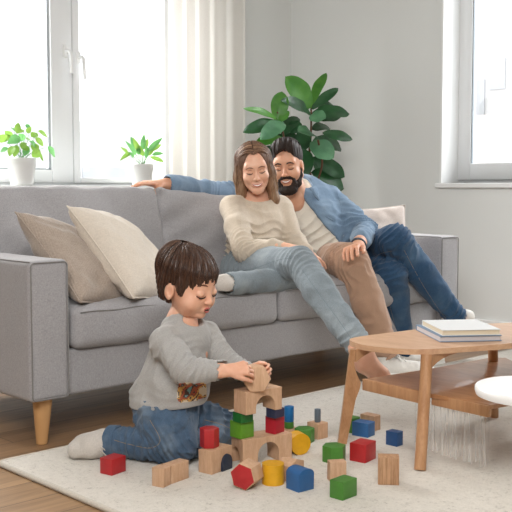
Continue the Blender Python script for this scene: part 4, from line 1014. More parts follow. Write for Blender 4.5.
f = Field(np.minimum(wneck, nk)-.16, np.maximum(wneck, nk)+.12, .004); f.cone(nk+[0, 0, .03], wneck-[0, 0, .02], .046, .05, .02); f.cone(shR*.7+shL*.3, shR*.3+shL*.7, .048, .048, .05); f.cone(mid-[0, 0, .08], wneck-[0, 0, .01], .10, .062, .03); Np = f.mesh()
f = Field(np.minimum(wrL, elL)-.14, np.maximum(wrL, elL)+.2, .0028); f.cone(elL, wrL, .035, .024, .01); hand(f, wrL+unit(wrL-elL)*.02, unit(py(319, 258, .10)-wrL), (0, 0, -1), unit(tow), L=.13, curl=(.25, .25, .3, .35), k=.004, wr=.024); La = f.mesh()
f = Field(np.minimum(wrR, elR)-.14, np.maximum(wrR, elR)+.2, .0028); f.cone(elR, wrR, .035, .024, .01); hand(f, wrR+unit(wrR-elR)*.02, unit(RIGHT+[0, 0, -.1]), (0, 0, -1), unit(-FWD), L=.165, curl=(.25, .25, .3, .35), wr=.024); Ra = f.mesh()
ft = reach(ankF, 371, 366, .10); tdir = unit(pz(385, 372, .04)-ankF)
heel = ankF+unit(np.array([.3, .1, -1.0]))*.055
f = Field(np.minimum(ankF, kneeF)-.12, np.maximum(ankF, kneeF)+.25, .004); f.cone(kneeF, ankF, .045, .036, .01); f.cone(ankF, heel, .036, .03, .02)
toe = heel+unit(np.array([.75, -.25, -.55]))*.15+UP*.0; f.cone(heel, heel*.35+toe*.65, .028, .027, .03); f.cone(heel*.35+toe*.65, toe, .027, .018, .02); f.cone(ankF, heel*.5+toe*.5, .028, .022, .04)
Fp = f.mesh()
f = Field(np.min([pel, ankB, kneeB], 0)-.2, np.max([shL, pel2, kneeB], 0)+.2, .007); f.cone(pel, belly, .09, .08, .03); f.cone(belly, chest, .08, .08, .03); f.cone(hipF, kneeF, .06, .045, .02); f.cone(hipB, kneeB, .06, .04, .02); f.cone(kneeB, ankB, .04, .03, .02); Tp = f.mesh()
body(hw, 'woman', [Np, La, Ra, Fp, Tp], [M_skinw, M_lipw, M_lash_gap, M_teeth, M_brow_crease], wo)
# jeans
f = Field(np.min([hipF, kneeF, ankF, ankB, kneeB], 0)-.13, np.max([hipB, kneeF, ankF, ankB, kneeB, pel2], 0)+.14, .0045)
f.cone(pel+[.0, 0, -.0], pel2, .098, .098, .02); f.chain([hipF, hipF*.5+kneeF*.5, kneeF], [.085, .078, .060], .02)
f.chain([kneeF, kneeF*.65+ankF*.35, ankF*.93+kneeF*.07], [.062, .060, .050], .02)
f.chain([hipB, kneeB], [.072, .048], .015); f.chain([kneeB, kneeB*.5+ankB*.5, ankB], [.048, .047, .042], .006)
f.wrinkle(.005, (16, 16, 16), .05, 8); f.folds(kneeF, unit(ankF-hipF), .08, .008, 130, 2); f.folds(hipF, unit(kneeF-hipF), .1, .008, 90, 4); f.folds(ankF, unit(ankF-kneeF), .09, .006, 110, 6)
f.cone(ankF, ankF+unit(ankF-kneeF)*.1, .042, .046, .001, op='s'); f.cone(ankB, ankB+unit(ankB-kneeB)*.06, .036, .036, .001, op='s')
f.plane(ankB, unit(ankB-kneeB)) if False else None
jw = solid('jeans', f.mesh(), M_jw, wo)
ax = unit(ankF-kneeF)
# sock foot tucked under
f = Field(ankB-.14, ankB+.12, .003); da = unit(ankB-kneeB); f.cone(ankB, ankB+da*.045, .034, .033, .01); f.cone(ankB+da*.045, ankB+da*.05+FWD*.1, .032, .024, .02); f.plane((0, 0, .462), (0, 0, -1)); f.wrinkle(.003, (30, 30, 30)); solid('sock', f.mesh(), M_sock, wo)
# hair
def w_hair():
    f = Field((-.13, -.16, -.235), (.13, .12, .145), .0024)
    f.ell((0, -.022, .040), (.083, .098, .087), 0)
    for s in (-1, 1):
        f.chain([(s*.060, .0, .06), (s*.074, .004, -.02), (s*.077, .008, -.10), (s*.083, .016, -.17), (s*.078, .024, -.205)], [.026, .024, .028, .033, .020], .02, n=(1, 0, 0), ratio=.75)
        f.chain([(s*.045, -.05, .05), (s*.06, -.06, -.06), (s*.06, -.05, -.18)], [.045, .045, .036], .03)
    f.cone((0, -.07, .0), (0, -.075, -.17), .05, .04, .03)
    f.ell((0, .070, -.014), (.060, .082, .112), .008, 's'); f.cone((0, .03, -.07), (0, .03, -.25), .045, .045, .01, op='s')
    def gr(x, y, z):
        a = np.arctan2(x, y+.03)*26+vnoise(x*20, y*20, z*9)*3.0; return (.0016*np.sin(a*1.7)+.0009*np.sin(a*4.1+1))*np.clip(1-y*22, 0, 1)
    f.disp(gr); return f.mesh()
hp, hq = w_hair(); R = np.random.RandomState(4); st = [[], [], []]
for i in range(460):
    s = 1 if i % 2 else -1; y0 = R.uniform(-.075, .066); c0 = np.array([0, -.022, .040]); pts = []; ln = R.uniform(-.175, -.21); rad = R.uniform(.995, 1.03); back = .058*max(0, (y0+.03)/.1)
    for th in np.linspace(.03, 1.55, 13):
        t_ = th/1.55; y = y0-back*t_**1.3; k = math.sqrt(max(.05, 1-((y+.022)/.1015)**2)); pts.append(np.array([s*.0855*k*math.sin(th)*rad, y, .040+.090*k*math.cos(th)*rad]))
    e = pts[-1]; front = y0 > -.02; tx = s*(.100+R.uniform(-.014, .012)) if y0 > -.05 else e[0]*1.02
    for z in np.linspace(e[2]-.02, ln, 9):
        t_ = (e[2]-z)/(e[2]-ln); pts.append(np.array([e[0]+(tx-e[0])*math.sin(t_*2.2)*.8-s*.020*max(0, t_-.6)+.003*math.sin(t_*9+i), e[1]+(.020 if front else .006)*t_+.003*math.sin(t_*7+i), z]))
    st[0 if y0 < -.05 else R.choice([0, 0, 1, 2], p=[.3, .3, .3, .1])].append((hw(np.array(pts)), R.uniform(.0011, .0020), .0009))
sm = [strand_mesh(x) for x in st if x]; ns = [len(hq)]+[len(m_[1]) for m_ in sm]
g_ = dict(sc=(240, 240, 20), z0=.50, z1=.40); M_hw = [hairmat('brown_hair', '4a3328', '76553f', tip=('6d4f3b', 'a08163'), **g_), hairmat('light_brown_hair', '5f4434', '8c6a50', tip=('8c6d51', 'b89a79'), **g_), hairmat('highlight_hair', '8a6a50', 'b08e6c', tip=('a98a69', 'cdb18e'), **g_)]
o = solid('hair', [(hw(hp), hq)]+sm, M_hw, wo)
mi = np.zeros(sum(ns), np.int32); a = ns[0]
for k_, n in enumerate(ns[1:]): mi[a:a+n] = k_; a += n
if len(o.data.polygons) == len(mi): o.data.polygons.foreach_set('material_index', mi)

# ================================================================== the man
hm = Xf(py(287.5, 165.5, .42), unit(tow-RIGHT*.22-UP*.22), unit(UP-RIGHT*.10), .92)
ma = thing('person', 'bearded man in open denim shirt and white tee, legs crossed, arm along the sofa back', 'person', (1.85, .35, .46))
mneck = py(300, 198, .46); mL = py(332, 202, .44); mR = py(276, 198, .56); mch = py(309, 222, .45); mbel = py(326, 245, .38); mpel = py(347, 266, .36)
mel = py(365, 232, .22); mwr = py(358, 246, -.02); relb = py(232, 194, .74); rwr = py(170, 184.5, .70)
mcn = unit(tow*.9+np.array([0, -.2, .12])); nkm = hm((0, -.035, -.155)); msx = unit(mL-mR)
def mtorso(f, o=0):
    f.cone(mpel, mbel, .145+o, .128+o, .03, n=mcn, ratio=.78); f.cone(mbel, mch, .128+o, .138+o, .04, n=mcn, ratio=.78); f.cone(mch, (mL+mR)/2, .14+o, .10+o, .04, n=mcn, ratio=.75)
    f.cone(mR+msx*.03, mL-msx*.02, .056+o, .056+o, .05); f.cone((mL+mR)/2, mneck-[0, 0, .002 if o else .024], .09+o, .066+o, .04)
lo = np.min([mR, mpel, mel], 0)-.22; hi = np.max([mL, mpel, mneck], 0)+.2
f = Field(lo, hi, .0045); mtorso(f); f.wrinkle(.006, (8, 8, 20), .06, 4); f.folds(mbel+mcn*.1, unit(mch-mpel), .16, .009, 75, 3)
f.cone(mneck+[0, 0, .012], mneck+unit(UP-RIGHT*.2)*.14, .055, .062, .004, op='s'); solid('tee_shirt', f.mesh(), M_tee, ma)
f = Field(np.min([lo, rwr-.1], 0), np.max([hi, rwr+.1, relb+.1], 0), .0045); mtorso(f, .016)
# front opening between two slanted edges
pr0 = py(300, 192, .4); pr1 = py(346, 246, .2); pl0 = py(289, 192, .4); pl1 = py(290, 240, .3)
e1 = unit(pr1-pr0); n1 = np.cross(e1, mcn); n1 = n1 if n1@RIGHT > 0 else -n1; n2 = -RIGHT
f.wedge([(pr0, n1), (pl0, n2), (mch-mcn*.03, -mcn)], .004)
f.chain([mL, mL*.5+mel*.5, mel], [.066, .062, .055], .03); f.cone(mel, mel*.35+mwr*.65, .055, .047, .02)
f.chain([mR, py(255, 197, .68), relb], [.062, .058, .052], .03); f.cone(relb, rwr, .052, .044, .02)
f.wrinkle(.007, (12, 12, 12), .06, 6); f.folds(mel, unit(mwr-mL), .10, .014, 95, 2); f.folds(relb, unit(rwr-mR), .14, .008, 80, 3); f.folds(mL-[0, 0, .06], unit(mel-mL), .1, .008, 80, 6); f.folds(mbel+msx*.12, UP, .14, .010, 80, 9)
f.cone(mneck+[0, 0, .014], mneck+unit(UP-RIGHT*.2)*.14, .064, .070, .004, op='s'); f.cone(rwr, rwr+unit(rwr-relb)*.08, .034, .036, .001, op='s'); 
f.plane(mpel-[0, 0, .02]+0*mcn, (0, 0, -1))
sh = solid('denim_shirt', f.mesh(), M_shirt, ma)
# collar, placket, pocket, buttons
def surf(u, v, y0, lift=.0): return py(u, v, y0)
fc = Field(mneck-.15, mneck+.15, .0026)
nax = unit(UP-RIGHT*.18); nfr = unit(mcn-nax*(mcn@nax)); nsd = np.cross(nax, nfr); rc = mneck+nax*.026
ringpt = lambda a: rc+(nfr*math.cos(a)+nsd*math.sin(a))*.078+nax*.022*(1-math.cos(a))/2
fc.chain([ringpt(math.radians(a)) for a in np.linspace(38, 322, 22)], [.0085]*22, .004, n=nfr, ratio=1.0)
fc.chain([ringpt(math.radians(a))-nax*.010 for a in np.linspace(38, 322, 22)], [.0095]*22, .006)
for sg in (-1, 1):
    a = ringpt(math.radians(40*sg)); b = a+nfr*.030-nax*.048+nsd*sg*.018; a2 = ringpt(math.radians(75*sg))-nax*.012; b2 = a2*.5+b*.5
    fc.cone(a, b, .012, .004, .004, n=nfr, ratio=.45); fc.cone(a2, b, .013, .004, .010, n=nfr, ratio=.45)
solid('collar', fc.mesh(), M_shirt, sh)
def on_front(u, v, off=.0):
    """march along the view ray until it meets the torso of the shirt"""
    o_ = sh.matrix_world if False else Matrix.Translation(ma.location); r = ray(u, v); org = V(CAM)-ma.location; ok, loc, nr, _ = sh.data_ray(org, V(r)) if False else sh.ray_cast(org, V(unit(r)))
    return (A3(loc)+A3(ma.location)+A3(nr)*off, A3(nr)) if ok else (py(u, v, .3), A3(tow))
bpy_update()
pts = [on_front(u, v, .0012)[0] for u, v in ((322, 203), (335, 201), (337, 214), (334, 221), (325, 216), (322, 203))]
dn = []
for a, b in zip(pts, pts[1:]): dn += [a+(b-a)*t_ for t_ in np.linspace(0, 1, 6)[:-1]]
bm = bmesh.new(); add_tube(bm, dn+[pts[-1]], .0022, 6); cen = bm.verts.new(V(np.mean(dn, 0)+mcn*.004)); from_bm('pocket', bm, M_shirt, sh)
for u, v in ((290, 199), (289.5, 210)):
    c, nr = on_front(u, v, .001); bm = bmesh.new(); add_lathe(bm, [(.006, 0), (.006, .002), (.003, .003)], n=16, M=Matrix.Translation(V(c)) @ V(nr).to_track_quat('Z', 'Y').to_matrix().to_4x4()); from_bm('button', bm, M_white, sh)
# body

f = Field(np.minimum(mneck, nkm)-.16, np.maximum(mneck, nkm)+.12, .004); f.cone(nkm+[0, 0, .03], mneck-[0, 0, .03], .056, .058, .02); f.cone((mL+mR)/2-[0, 0, .05], mneck-[0, 0, .01], .06, .05, .03); Np = f.mesh()
f = Field(np.minimum(mwr, mel)-.2, np.maximum(mwr, mel)+.16, .0026); f.cone(mel, mwr, .042, .028, .01); hd = unit(py(338, 252, -.13)-mwr); hand(f, mwr+hd*.015, hd, (0, 0, -1), unit(tow*1.0+UP*.1), L=.185, curl=(.32, .34, .38, .42), thumb=(.5, .4), wr=.029); Lm = f.mesh()
f = Field(rwr-[.3, .2, .14], rwr+.13, .0026); hd2 = unit(py(138, 184, .69)-rwr); f.cone(rwr-hd2*.05, rwr+hd2*.03, .034, .028, .01)
hand(f, rwr+hd2*.05, unit(hd2+[0, 0, .05]), (0, 0, -1), unit(tow), L=.185, curl=(.05, .12, .15, .2), thumb=(.75, .75), spread=.14, wr=.029); Rm = f.mesh()
hipT = py(334, 261, .28); kneeT = py(351, 262, -.02); ankT = reach(kneeT, 386, 349, .44, False)
hipN = py(362, 258, .33); kneeN = py(395, 240, .0); ankN = reach(kneeN, 455, 316, .49, False); hipD = hipN+[.0, .0, -.02]; kneeD = py(391, 275, .0); ankD = reach(kneeD, 402, 347, .41, False)
#print('ANK', ankT, ankN, ankD, 'W', ankF, kneeF, np.linalg.norm(kneeT-hipT), np.linalg.norm(kneeN-hipN))
f = Field(np.min([ankT, kneeT, ankN, kneeN], 0)-.12, np.max([ankN, ankD, mpel, mch, kneeN], 0)+.15, .007)
for a, b, c in ((hipT, kneeT, ankT), (hipN, kneeN, ankN), (hipD, kneeD, ankD)): f.chain([a, b, c], [.065, .05, .036], .02); 
f.chain([mpel, mbel, mch], [.09, .09, .09], .03); Tm = f.mesh()
f = Field(ankN-.15, ankN+.15, .0035); f.cone(ankN-unit(ankN-kneeN)*.06, ankN+unit(ankN-kneeN)*.04, .036, .034, .01); Am = f.mesh()
body(hm, 'man', [Np, Lm, Rm, Tm, Am], [M_skinm, M_lipm, M_lash_gap, M_teeth, M_brow_crease], ma)
# trousers: dark jeans, and the tan leg as the photo shows it
f = Field(np.min([kneeN, ankN, kneeD, ankD, hipN], 0)-.14, np.max([kneeN, ankN, kneeD, ankD, mpel, hipN], 0)+.15, .0045)
f.cone(mpel, hipN, .12, .10, .03); f.chain([hipN, hipN*.5+kneeN*.5, kneeN], [.095, .088, .070], .02); f.chain([kneeN, kneeN*.6+ankN*.4, ankN], [.072, .068, .052], .02)
f.chain([hipD, kneeD], [.09, .072], .01); f.chain([kneeD, ankD], [.074, .055], .01)
f.wrinkle(.006, (14, 14, 14), .06, 2); f.folds(kneeN, unit(ankN-hipN), .1, .010, 100, 2); f.folds(hipN, unit(kneeN-hipN), .12, .010, 80, 4); f.folds(ankN, unit(ankN-kneeN), .1, .006, 100, 6); f.folds(kneeD, unit(ankD-hipD), .1, .009, 90, 1)
f.cone(ankN+unit(ankN-kneeN)*.0, ankN+unit(ankN-kneeN)*.1, .042, .048, .001, op='s'); f.plane(ankN+unit(ankN-kneeN)*.03, unit(ankN-kneeN)) 
solid('jeans', f.mesh(), M_jm, ma)
f = Field(np.min([kneeT, ankT, hipT], 0)-.13, np.max([kneeT, ankT, hipT], 0)+.14, .0045)
f.chain([hipT, hipT*.5+kneeT*.5, kneeT], [.088, .082, .074], .02); f.chain([kneeT, kneeT*.6+ankT*.4, ankT], [.076, .072, .058], .02)
f.wrinkle(.006, (14, 14, 14), .05, 5); f.folds(kneeT+[-.04, .06, -.02], unit(ankT-hipT)+unit(kneeT-hipT), .12, .011, 120, 2); f.folds(ankT, unit(ankT-kneeT), .1, .007, 100, 6)
f.cone(ankT, ankT+unit(ankT-kneeT)*.12, .046, .052, .001, op='s'); f.plane((0, 0, .075), (0, 0, -1))
o = solid('trouser_leg', f.mesh(), M_tan, ma); o['label'] = 'tan chino trouser leg between the light and the dark jeans'
shoe('sneaker', 'white canvas sneaker of the raised crossed leg', ankN+unit(ankN-kneeN)*.045-RIGHT*.02-UP*.035, ankN+RIGHT*.12-UP*.16+FWD*.14, unit(UP+RIGHT*.3), ma, .22)
def floorshoe(a, d, lab): h = np.array([a[0], a[1], 0.016 if a[1] < -.05 else .002]); d = unit(d); shoe('sneaker', lab, h-d*.045, h+d, (0, 0, 1), ma, .27)
floorshoe(ankT, (.55, -.55, 0), 'white sneaker at the foot of the tan trouser leg'); floorshoe(ankD, (.8, -.45, 0), 'white sneaker at the foot of the dark jeans')
# watch
wd = unit(mwr-mel); c = mwr-wd*.004; bm = bmesh.new(); ring = []
o1 = V(wd).orthogonal().normalized(); o2 = V(wd).cross(o1)
ring = [V(c)+(o1*math.cos(a)+o2*math.sin(a))*.0315 for a in np.linspace(0, 2*math.pi, 33)]; add_tube(bm, ring, .0055, 8, cap=False); from_bm('watch', bm, plain('watch_steel', '4c5560', .35, Metallic=.6), ma)
# beard
f = Field((-.1, -.05, -.17), (.1, .14, .03), .002)
for s in (-1, 1): f.chain([(s*.066, .004, -.020), (s*.060, .018, -.050), (s*.046, .038, -.086), (s*.018, .064, -.110), (0, .070, -.112)], [.006, .013, .020, .022, .024], .012)
f.cone((-.02, .062, -.112), (.02, .062, -.112), .024, .024, .012); f.chain([(-.034, .066, -.060), (-.020, .083, -.0475), (0, .088, -.0455), (.020, .083, -.0475), (.034, .066, -.060)], [.007, .0075, .0065, .0075, .007], .005)
for s in (-1, 1): f.chain([(s*.034, .066, -.060), (s*.034, .062, -.085)], [.010, .016], .008)
f.ell((0, .094, -.066), (.026, .022, .0115), .004, 's')
f.disp(lambda x, y, z: .0016*vnoise(x*190, y*190, z*80)+.001*vnoise(x*350, y*350, z*160)); p, q = f.mesh()
M_beard = hairmat('dark_beard', '17100d', '35251c', .7, sc=(300, 300, 120)); solid('beard', (hm(p), q), M_beard, ma)
# short swept hair
f = Field((-.12, -.15, -.09), (.12, .13, .16), .0024)
f.ell((0, -.022, .046), (.079, .095, .083), 0); f.chain([(-.035, .040, .112), (0, .048, .120), (.035, .040, .112)], [.024, .027, .024], .02); f.ell((0, .0, .09), (.066, .085, .047), .02)
f.ell((0, .090, -.004), (.073, .066, .098), .005, 's'); f.plane((0, -.06, -.055), (0, .0, -1)); f.ell((0, .01, -.05), (.2, .035, .05), .004, 's')
for s in (-1, 1): f.ell((s*.08, .01, -.012), (.03, .024, .036), .006, 's')
f.disp(lambda x, y, z: (.0022*np.sin(x*260+vnoise(x*30, y*12, z*12)*3)+.001*np.sin(x*610+y*60))*np.clip((z-.04)*25, .1, 1)); p, q = f.mesh()
R = np.random.RandomState(9); st = []
for i in range(230):
    x = R.uniform(-.062, .062); pts = []
    for t_ in np.linspace(0, 1, 10):
        y = .060-.14*t_-abs(x)*.25; zc = math.sqrt(max(0, 1-(x/.083)**2-((y+.008)/.108)**2)); pts.append((x*(1+.15*t_), y, .045+.096*zc+.008*math.sin(math.pi*min(1, t_*1.6))*(1-t_)))
    st.append((hm(np.array(pts)), .0014, .0007))
M_hm = hairmat('black_brown_hair', '15100e', '3a2b24', .55, sc=(300, 30, 300)); solid('hair', [(hm(p), q), strand_mesh(st)], [M_hm], ma)
for o_ in ():
    pass

seam(jw, wo, [(301, 268), (318, 292), (340, 322), (357, 347)], .0011, plain('grey_stitch', '6c7a82', .8))
seam(jw, wo, [(232, 272), (255, 268), (278, 260), (292, 258)], .0011, plain('grey_stitch_b', '6c7a82', .8))
jm = [o for o in ma.children if o.name.startswith('jeans')][0]
seam(jm, ma, [(404, 250), (420, 280), (437, 307), (447, 320)], .0007); seam(jm, ma, [(371, 261), (380, 254), (392, 251)], .0007); seam(jm, ma, [(386, 290), (391, 310), (396, 330)], .0007)
seam(sh, ma, [(303, 200), (312, 213), (325, 228), (345, 246)], .0022, M_shirt, 'placket'); seam(sh, ma, [(336, 190), (341, 205), (343, 222)], .0018, M_shirt)
seam(sw, wo, [(224, 196), (237, 204), (241, 220), (240, 232)], .0015, M_knit)

# ================================================================== the child
UZc = UZ
hx = pz(255.5, 392.0, UZ+E); dB = float((hx-CAM)@(FWD*math.cos(PITCH)-UP*math.sin(PITCH)))
cyl_lying('plain wooden hexagonal block on top of the tower, held in the child\'s hands', [M_beech], (0, 0), tow*.8+RIGHT*.15, .0425, .05, 6, rot=0.0)
hb_ = bpy.context.scene.objects[-1] if False else [o for o in COL.objects if o.get('label', '').startswith('plain wooden hexagonal block on top')][0]; hb_.location = V(hx+FWD*.03)
dt = dB
hc_ = Xf(pdep(189.5, 284, dt+.10), unit(RIGHT*.82+tow*.56-UP*.30), unit(UP+tow*.04), .98)
kid = thing('person', 'small dark-haired child in grey jersey and jeans kneeling on the rug, stacking blocks', 'person', pz(170, 455, RT))
cneck = pdep(181, 321, dt+.12); cnk = hc_((0, .004, -.10))
sR = pdep(164, 342, dt+.05); sL = pdep(206, 336, dt+.20); cch = pdep(179, 355, dt+.13); cbel = pdep(172, 385, dt+.13); cpel = pdep(166, 402, dt+.14)
eR = pdep(186, 370.5, dt-.03); wR_ = pdep(220, 370.5, dt-.035); eL = pdep(226, 362, dt+.14); wL_ = pdep(246, 371, dt+.09)
cF = unit(RIGHT*.85+tow*.45)
f = Field(np.min([sR, cpel, eR, sL], 0)-.18, np.max([sL, cneck, wR_, wL_, cpel], 0)+.14, .0032)
f.chain([cpel, cbel, cch], [.108, .100, .085], .04); f.cone(cch, (sR+sL)/2, .085, .075, .03); f.cone(sR, sL, .043, .043, .04); f.cone((sR+sL)/2, cneck-[0, 0, .005], .065, .046, .03)
f.cone(cpel+[0, 0, -.0], cbel+cF*.012, .105, .10, .03)
f.chain([sR, sR*.5+eR*.5, eR], [.046, .046, .042], .015); f.chain([eR, eR*.5+wR_*.5, wR_], [.042, .038, .033], .008); f.chain([sL, eL, wL_], [.045, .038, .031], .015)
f.wrinkle(.006, (12, 12, 10), .05, 2); f.folds(eR, unit(wR_-sR), .06, .009, 160, 3); f.folds(sR+[0, 0, -.03], unit(eR-sR), .07, .006, 120, 4); f.folds(cpel-[0, 0, .03], UP, .12, .004, 80, 7); f.folds(eL, unit(wL_-sL), .07, .008, 150, 1)
f.cone(cneck-[0, 0, .0], cnk, .041, .044, .004, op='s'); f.ell(cneck+cF*.035+[0, 0, .004], (.042, .042, .026), .006, 's')
f.cone(wR_, wR_+unit(wR_-eR)*.05, .028, .030, .001, op='s'); f.plane(wR_+unit(wR_-eR)*.012, unit(wR_-eR)) if False else None
f.plane(pdep(168, 409, dt+.05), -UP+RIGHT*.06)
p, q = f.mesh()
# printed picture on the front: plain coloured patches with dark outlines
bc = pdep(192, 388, dt+.05); up_ = unit(UP); rt_ = unit(RIGHT*.8+tow*-.2)
def patch(lo, hi, M=None):
    def fn(c):
        d = c-bc; a = (c-CAM)@RIGHT; fr_ = (c-CAM)@FWD; u = 256+FPX*a/fr_; x = d@RIGHT; z = d[:, 2]
        ins = (np.abs(x) < .043) & (np.abs(z) < .040) & ((c-cbel)@cF > .02) & ((c-cbel)@tow > -.06); w_ = vnoise(c[:, 0]*38+3, c[:, 1]*38, c[:, 2]*38)+.4*vnoise(c[:, 0]*80, c[:, 1]*80+7, c[:, 2]*80)
        edge = np.minimum(.043-np.abs(x), .040-np.abs(z))+.006*w_
        return ins & (edge > .003) & (w_ >= lo) & (w_ < hi)
    return fn
mats = [M_jersey, plain('print_teal', '6f9a9c', .8), plain('print_rust', 'a5553b', .8), plain('print_mustard', 'c99b54', .8), plain('print_outline', '54423c', .8), plain('print_cream', 'cdbfa6', .8)]
pp = [(patch(-9, -.42), 1), (patch(-.42, -.30), 4), (patch(-.30, .0), 2), (patch(.0, .08), 4), (patch(.08, .32), 3), (patch(.32, .40), 4), (patch(.40, 9), 5)]
solid('jersey', (p, q), mats, kid, pp)
# body

f = Field(np.minimum(cneck, cnk)-.13, np.maximum(cneck, cnk)+.1, .0035); f.cone(cnk+[0, 0, .02], cneck-[0, 0, .02], .037, .038, .02); f.cone((sR+sL)/2-[0, 0, .035], cneck-[0, 0, .01], .072, .047, .03); Np = f.mesh()
f = Field(wR_-.11, wR_+.16, .0022); f.cone(eR*.3+wR_*.7, wR_, .026, .0225, .01)
hand(f, wR_+unit(wR_-eR)*.022, unit(RIGHT+UP*.10-tow*.25), unit(-UP*.8-tow*.6), unit(tow*.6-UP*.75), L=.118, curl=(.55, .65, .70, .7), thumb=(.5, .5), wr=.032, k=.003); R1 = f.mesh()
f = Field(wL_-.11, wL_+.16, .0022); f.cone(eL*.3+wL_*.7, wL_, .026, .0225, .01)
hand(f, wL_+unit(wL_-eL)*.018+UP*.008, unit(RIGHT+tow*.35+UP*.12), unit(-UP*.7+tow*.7), unit(tow*.2+UP*.9-RIGHT*.2), L=.112, curl=(.65, .7, .75, .8), thumb=(.5, .6), wr=.032, k=.003); L1 = f.mesh()
kR = pz(176, 443, .080); aR = pz(110, 441.5, .062); hR = pdep(160, 412, dt+.10)
kL = pz(231, 428, .075); aL = pz(188, 444, .06); hL = pdep(186, 410, dt+.19)
f = Field(np.min([cpel, kR, aR, aL], 0)-.15, np.max([cch, kL, sL], 0)+.1, .006); f.chain([cpel, cbel, cch], [.07, .07, .06], .03); f.chain([hR, kR, aR], [.045, .035, .026], .02); f.chain([hL, kL, aL], [.045, .035, .026], .02)
f.cone(aL, aL-RIGHT*.05-UP*.012+tow*.01, .026, .022, .01)
f.plane((0, 0, RT+.012), (0, 0, -1)); T1 = f.mesh()
body(hc_, 'child', [Np, R1, L1, T1], [M_skinc, M_lipc, M_lash_gap, M_teeth, M_brow_crease], kid)
f = Field(np.min([cpel, kR, aR, aL], 0)-.13, np.max([cbel, kL, hL], 0)+.10, .0036)
f.cone(cpel-[0, 0, .05], (hR+hL)/2, .090, .085, .03); f.chain([hR, hR*.4+kR*.6, kR], [.080, .076, .062], .03); f.chain([kR, kR*.5+aR*.5, aR], [.060, .050, .041], .012)
f.chain([hL-UP*.02, hL*.5+kL*.5-UP*.01, kL], [.070, .058, .050], .007); f.chain([kL, aL], [.050, .040], .008)
da = unit(aR-kR); f.cone(aR-da*.012, aR+da*.012, .045, .045, .003); dl = unit(aL-kL); f.cone(aL-dl*.010, aL+dl*.010, .046, .046, .003)
f.wrinkle(.006, (20, 20, 20), .05, 7); f.folds(kR, unit(aR-hR), .08, .010, 150, 1); f.folds(hR, unit(kR-hR), .09, .008, 120, 3); f.folds(kR*.5+aR*.5, da, .08, .006, 110, 2); f.folds(kL, unit(aL-hL), .08, .009, 140, 5); f.folds(hL*.5+kL*.5, unit(kL-hL), .08, .008, 110, 8)
f.cone(aR, aR+da*.06, .034, .036, .001, op='s'); f.plane(aR+da*.02, da) if False else None
f.cone(aL, aL+dl*.06, .033, .035, .001, op='s')
f.plane((0, 0, RT+.002), (0, 0, -1)); jc = solid('jeans', f.mesh(), M_jc, kid)
def cuff(c, d, ro, ri, L, par):
    g = Field(c-.08, c+.08, .0024); g.cone(c-d*L/2, c+d*L/2, ro, ro*1.02, .001); g.plane(c+d*L/2, d, .004); g.plane(c-d*L/2, -d, .004); g.cone(c-d*.06, c+d*.06, ri, ri, .001, op='s'); g.wrinkle(.0015, (30, 30, 30)); g.plane((0, 0, RT+.001), (0, 0, -1)); solid('cuff', g.mesh(), M_jc, par)
cuff(aR-da*.016, da, .050, .036, .034, jc); cuff(aL-dl*.014, dl, .049, .035, .032, jc)
# white knitted sock-shoe with laces
f = Field(aR-[.22, .2, .1], aR+[.18, .2, .12], .0028); sd_ = unit(pz(74, 451, .04)-aR); s0_ = aR+da*.0
hl_ = s0_+unit(sd_)*.03
f.cone(aR-da*.02, aR+sd_*.02, .033, .036, .01); f.chain([aR+sd_*.02+UP*.004, aR+sd_*.06, pz(84, 446, .047), pz(76, 450, .042)], [.038, .038, .034, .027], .02)
f.wrinkle(.0025, (26, 26, 26)); f.plane((0, 0, RT+.001), (0, 0, -1), .006); so = solid('sock', f.mesh(), M_sock, kid)
bm = bmesh.new()
for i in range(4):
    c = aR+sd_*(.030+.008*i)+tow*.034; add_tube(bm, spline([c+UP*(.026-.004*i), c+tow*.006+sd_*.004, c-UP*.026+RIGHT*.004], 5), .0022, 6)
c = aR+sd_*.035+tow*.036; add_tube(bm, spline([c, c+RIGHT*.015+tow*.006-UP*.01, c+RIGHT*.03-UP*.028], 5), .0022, 6); add_tube(bm, spline([c+UP*.004, c+RIGHT*.018+tow*.006, c+RIGHT*.032-UP*.014], 5), .0022, 6)
from_bm('laces', bm, M_sock, so)
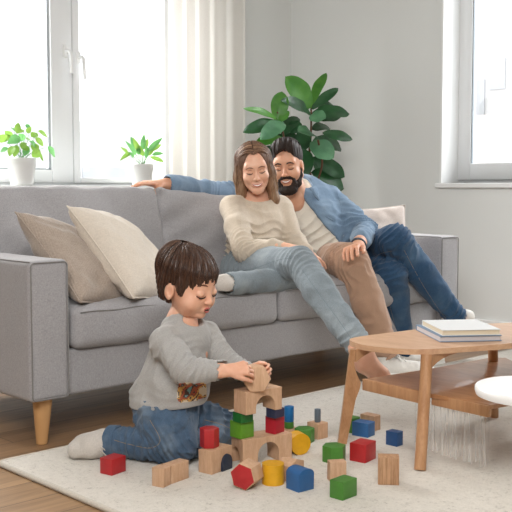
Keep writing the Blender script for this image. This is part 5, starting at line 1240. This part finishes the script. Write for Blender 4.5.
# hair: bowl cut with fringe
f = Field((-.12, -.14, -.14), (.12, .13, .15), .0023)
f.ell((0, -.020, .036), (.088, .101, .086), 0); f.cone((0, -.065, -.01), (0, -.062, -.062), .045, .024, .04, n=(0, 1, 0), ratio=.7)
for s in (-1, 1): f.cone((s*.066, -.042, .0), (s*.050, -.052, -.050), .020, .014, .03); f.cone((s*.075, .020, .02), (s*.072, .026, -.018), .012, .006, .012)
f.ell((0, .080, -.045), (.074, .070, .078), .008, 's')
for s in (-1, 1): f.ell((s*.088, -.008, -.030), (.028, .026, .038), .008, 's')
def gr(x, y, z):
    a = np.arctan2(x, y+.06)*24+vnoise(x*16, y*16, z*10)*2.5; return .0022*np.sin(a*1.5)+.0011*np.sin(a*4.3)
f.disp(gr); p, q = f.mesh(); R = np.random.RandomState(2); st = []
for i in range(620):
    ph = R.uniform(0, 2*math.pi); c0 = np.array([0, -.020, .036]); cr = np.array([0, -.045, .078]); k = math.sin(ph)   # ph=90deg forward
    thE = 1.36+.14*R.rand() if k > .35 else (1.50+.1*R.rand() if k > -.25 else 1.80+.16*R.rand())
    if -.35 < k < .2: thE = 1.45+.08*R.rand()
    pts = []; rad = R.uniform(1.0, 1.03); tw = .35*(1 if k > 0 else .1)
    for th in np.linspace(.12, thE, 11):
        a = ph+tw*(1-th/thE); h = c0+np.array([math.cos(a)*.0895*math.sin(th), math.sin(a)*.103*math.sin(th), .0875*math.cos(th)])*rad
        fade = (1-th/thE)**1.5; h[1] -= .04*fade; h[2] -= .005*fade; pts.append(h)
    st.append((hc_(np.array(pts)), R.uniform(.0008, .0017), .0005))
M_hc = hairmat('dark_brown_hair', '261712', '553a2b', .36, sc=(240, 240, 40)); M_hc2 = hairmat('brown_hair_light', '3d281e', '7a5943', .42, sc=(240, 240, 40)); sA, sB = strand_mesh(st[::3]+st[1::3]), strand_mesh(st[2::3]); o = solid('hair', [(hc_(p), q), sA, sB], [M_hc, M_hc2], kid)
mi = np.zeros(len(q)+len(sA[1])+len(sB[1]), np.int32); mi[len(q)+len(sA[1]):] = 1
if len(o.data.polygons) == len(mi): o.data.polygons.foreach_set('material_index', mi)

jy = [o for o in kid.children if o.name.startswith('jersey')][0]
seam(jc, kid, [(150, 420), (160, 440), (150, 448), (128, 444), (114, 440)], .0011); seam(jc, kid, [(183, 410), (190, 420), (186, 432)], .0013, M_jc); seam(jc, kid, [(205, 420), (220, 424), (234, 430)], .0011)
seam(jy, kid, [(158, 322), (156, 336), (160, 350), (168, 362)], .0015, M_jersey)
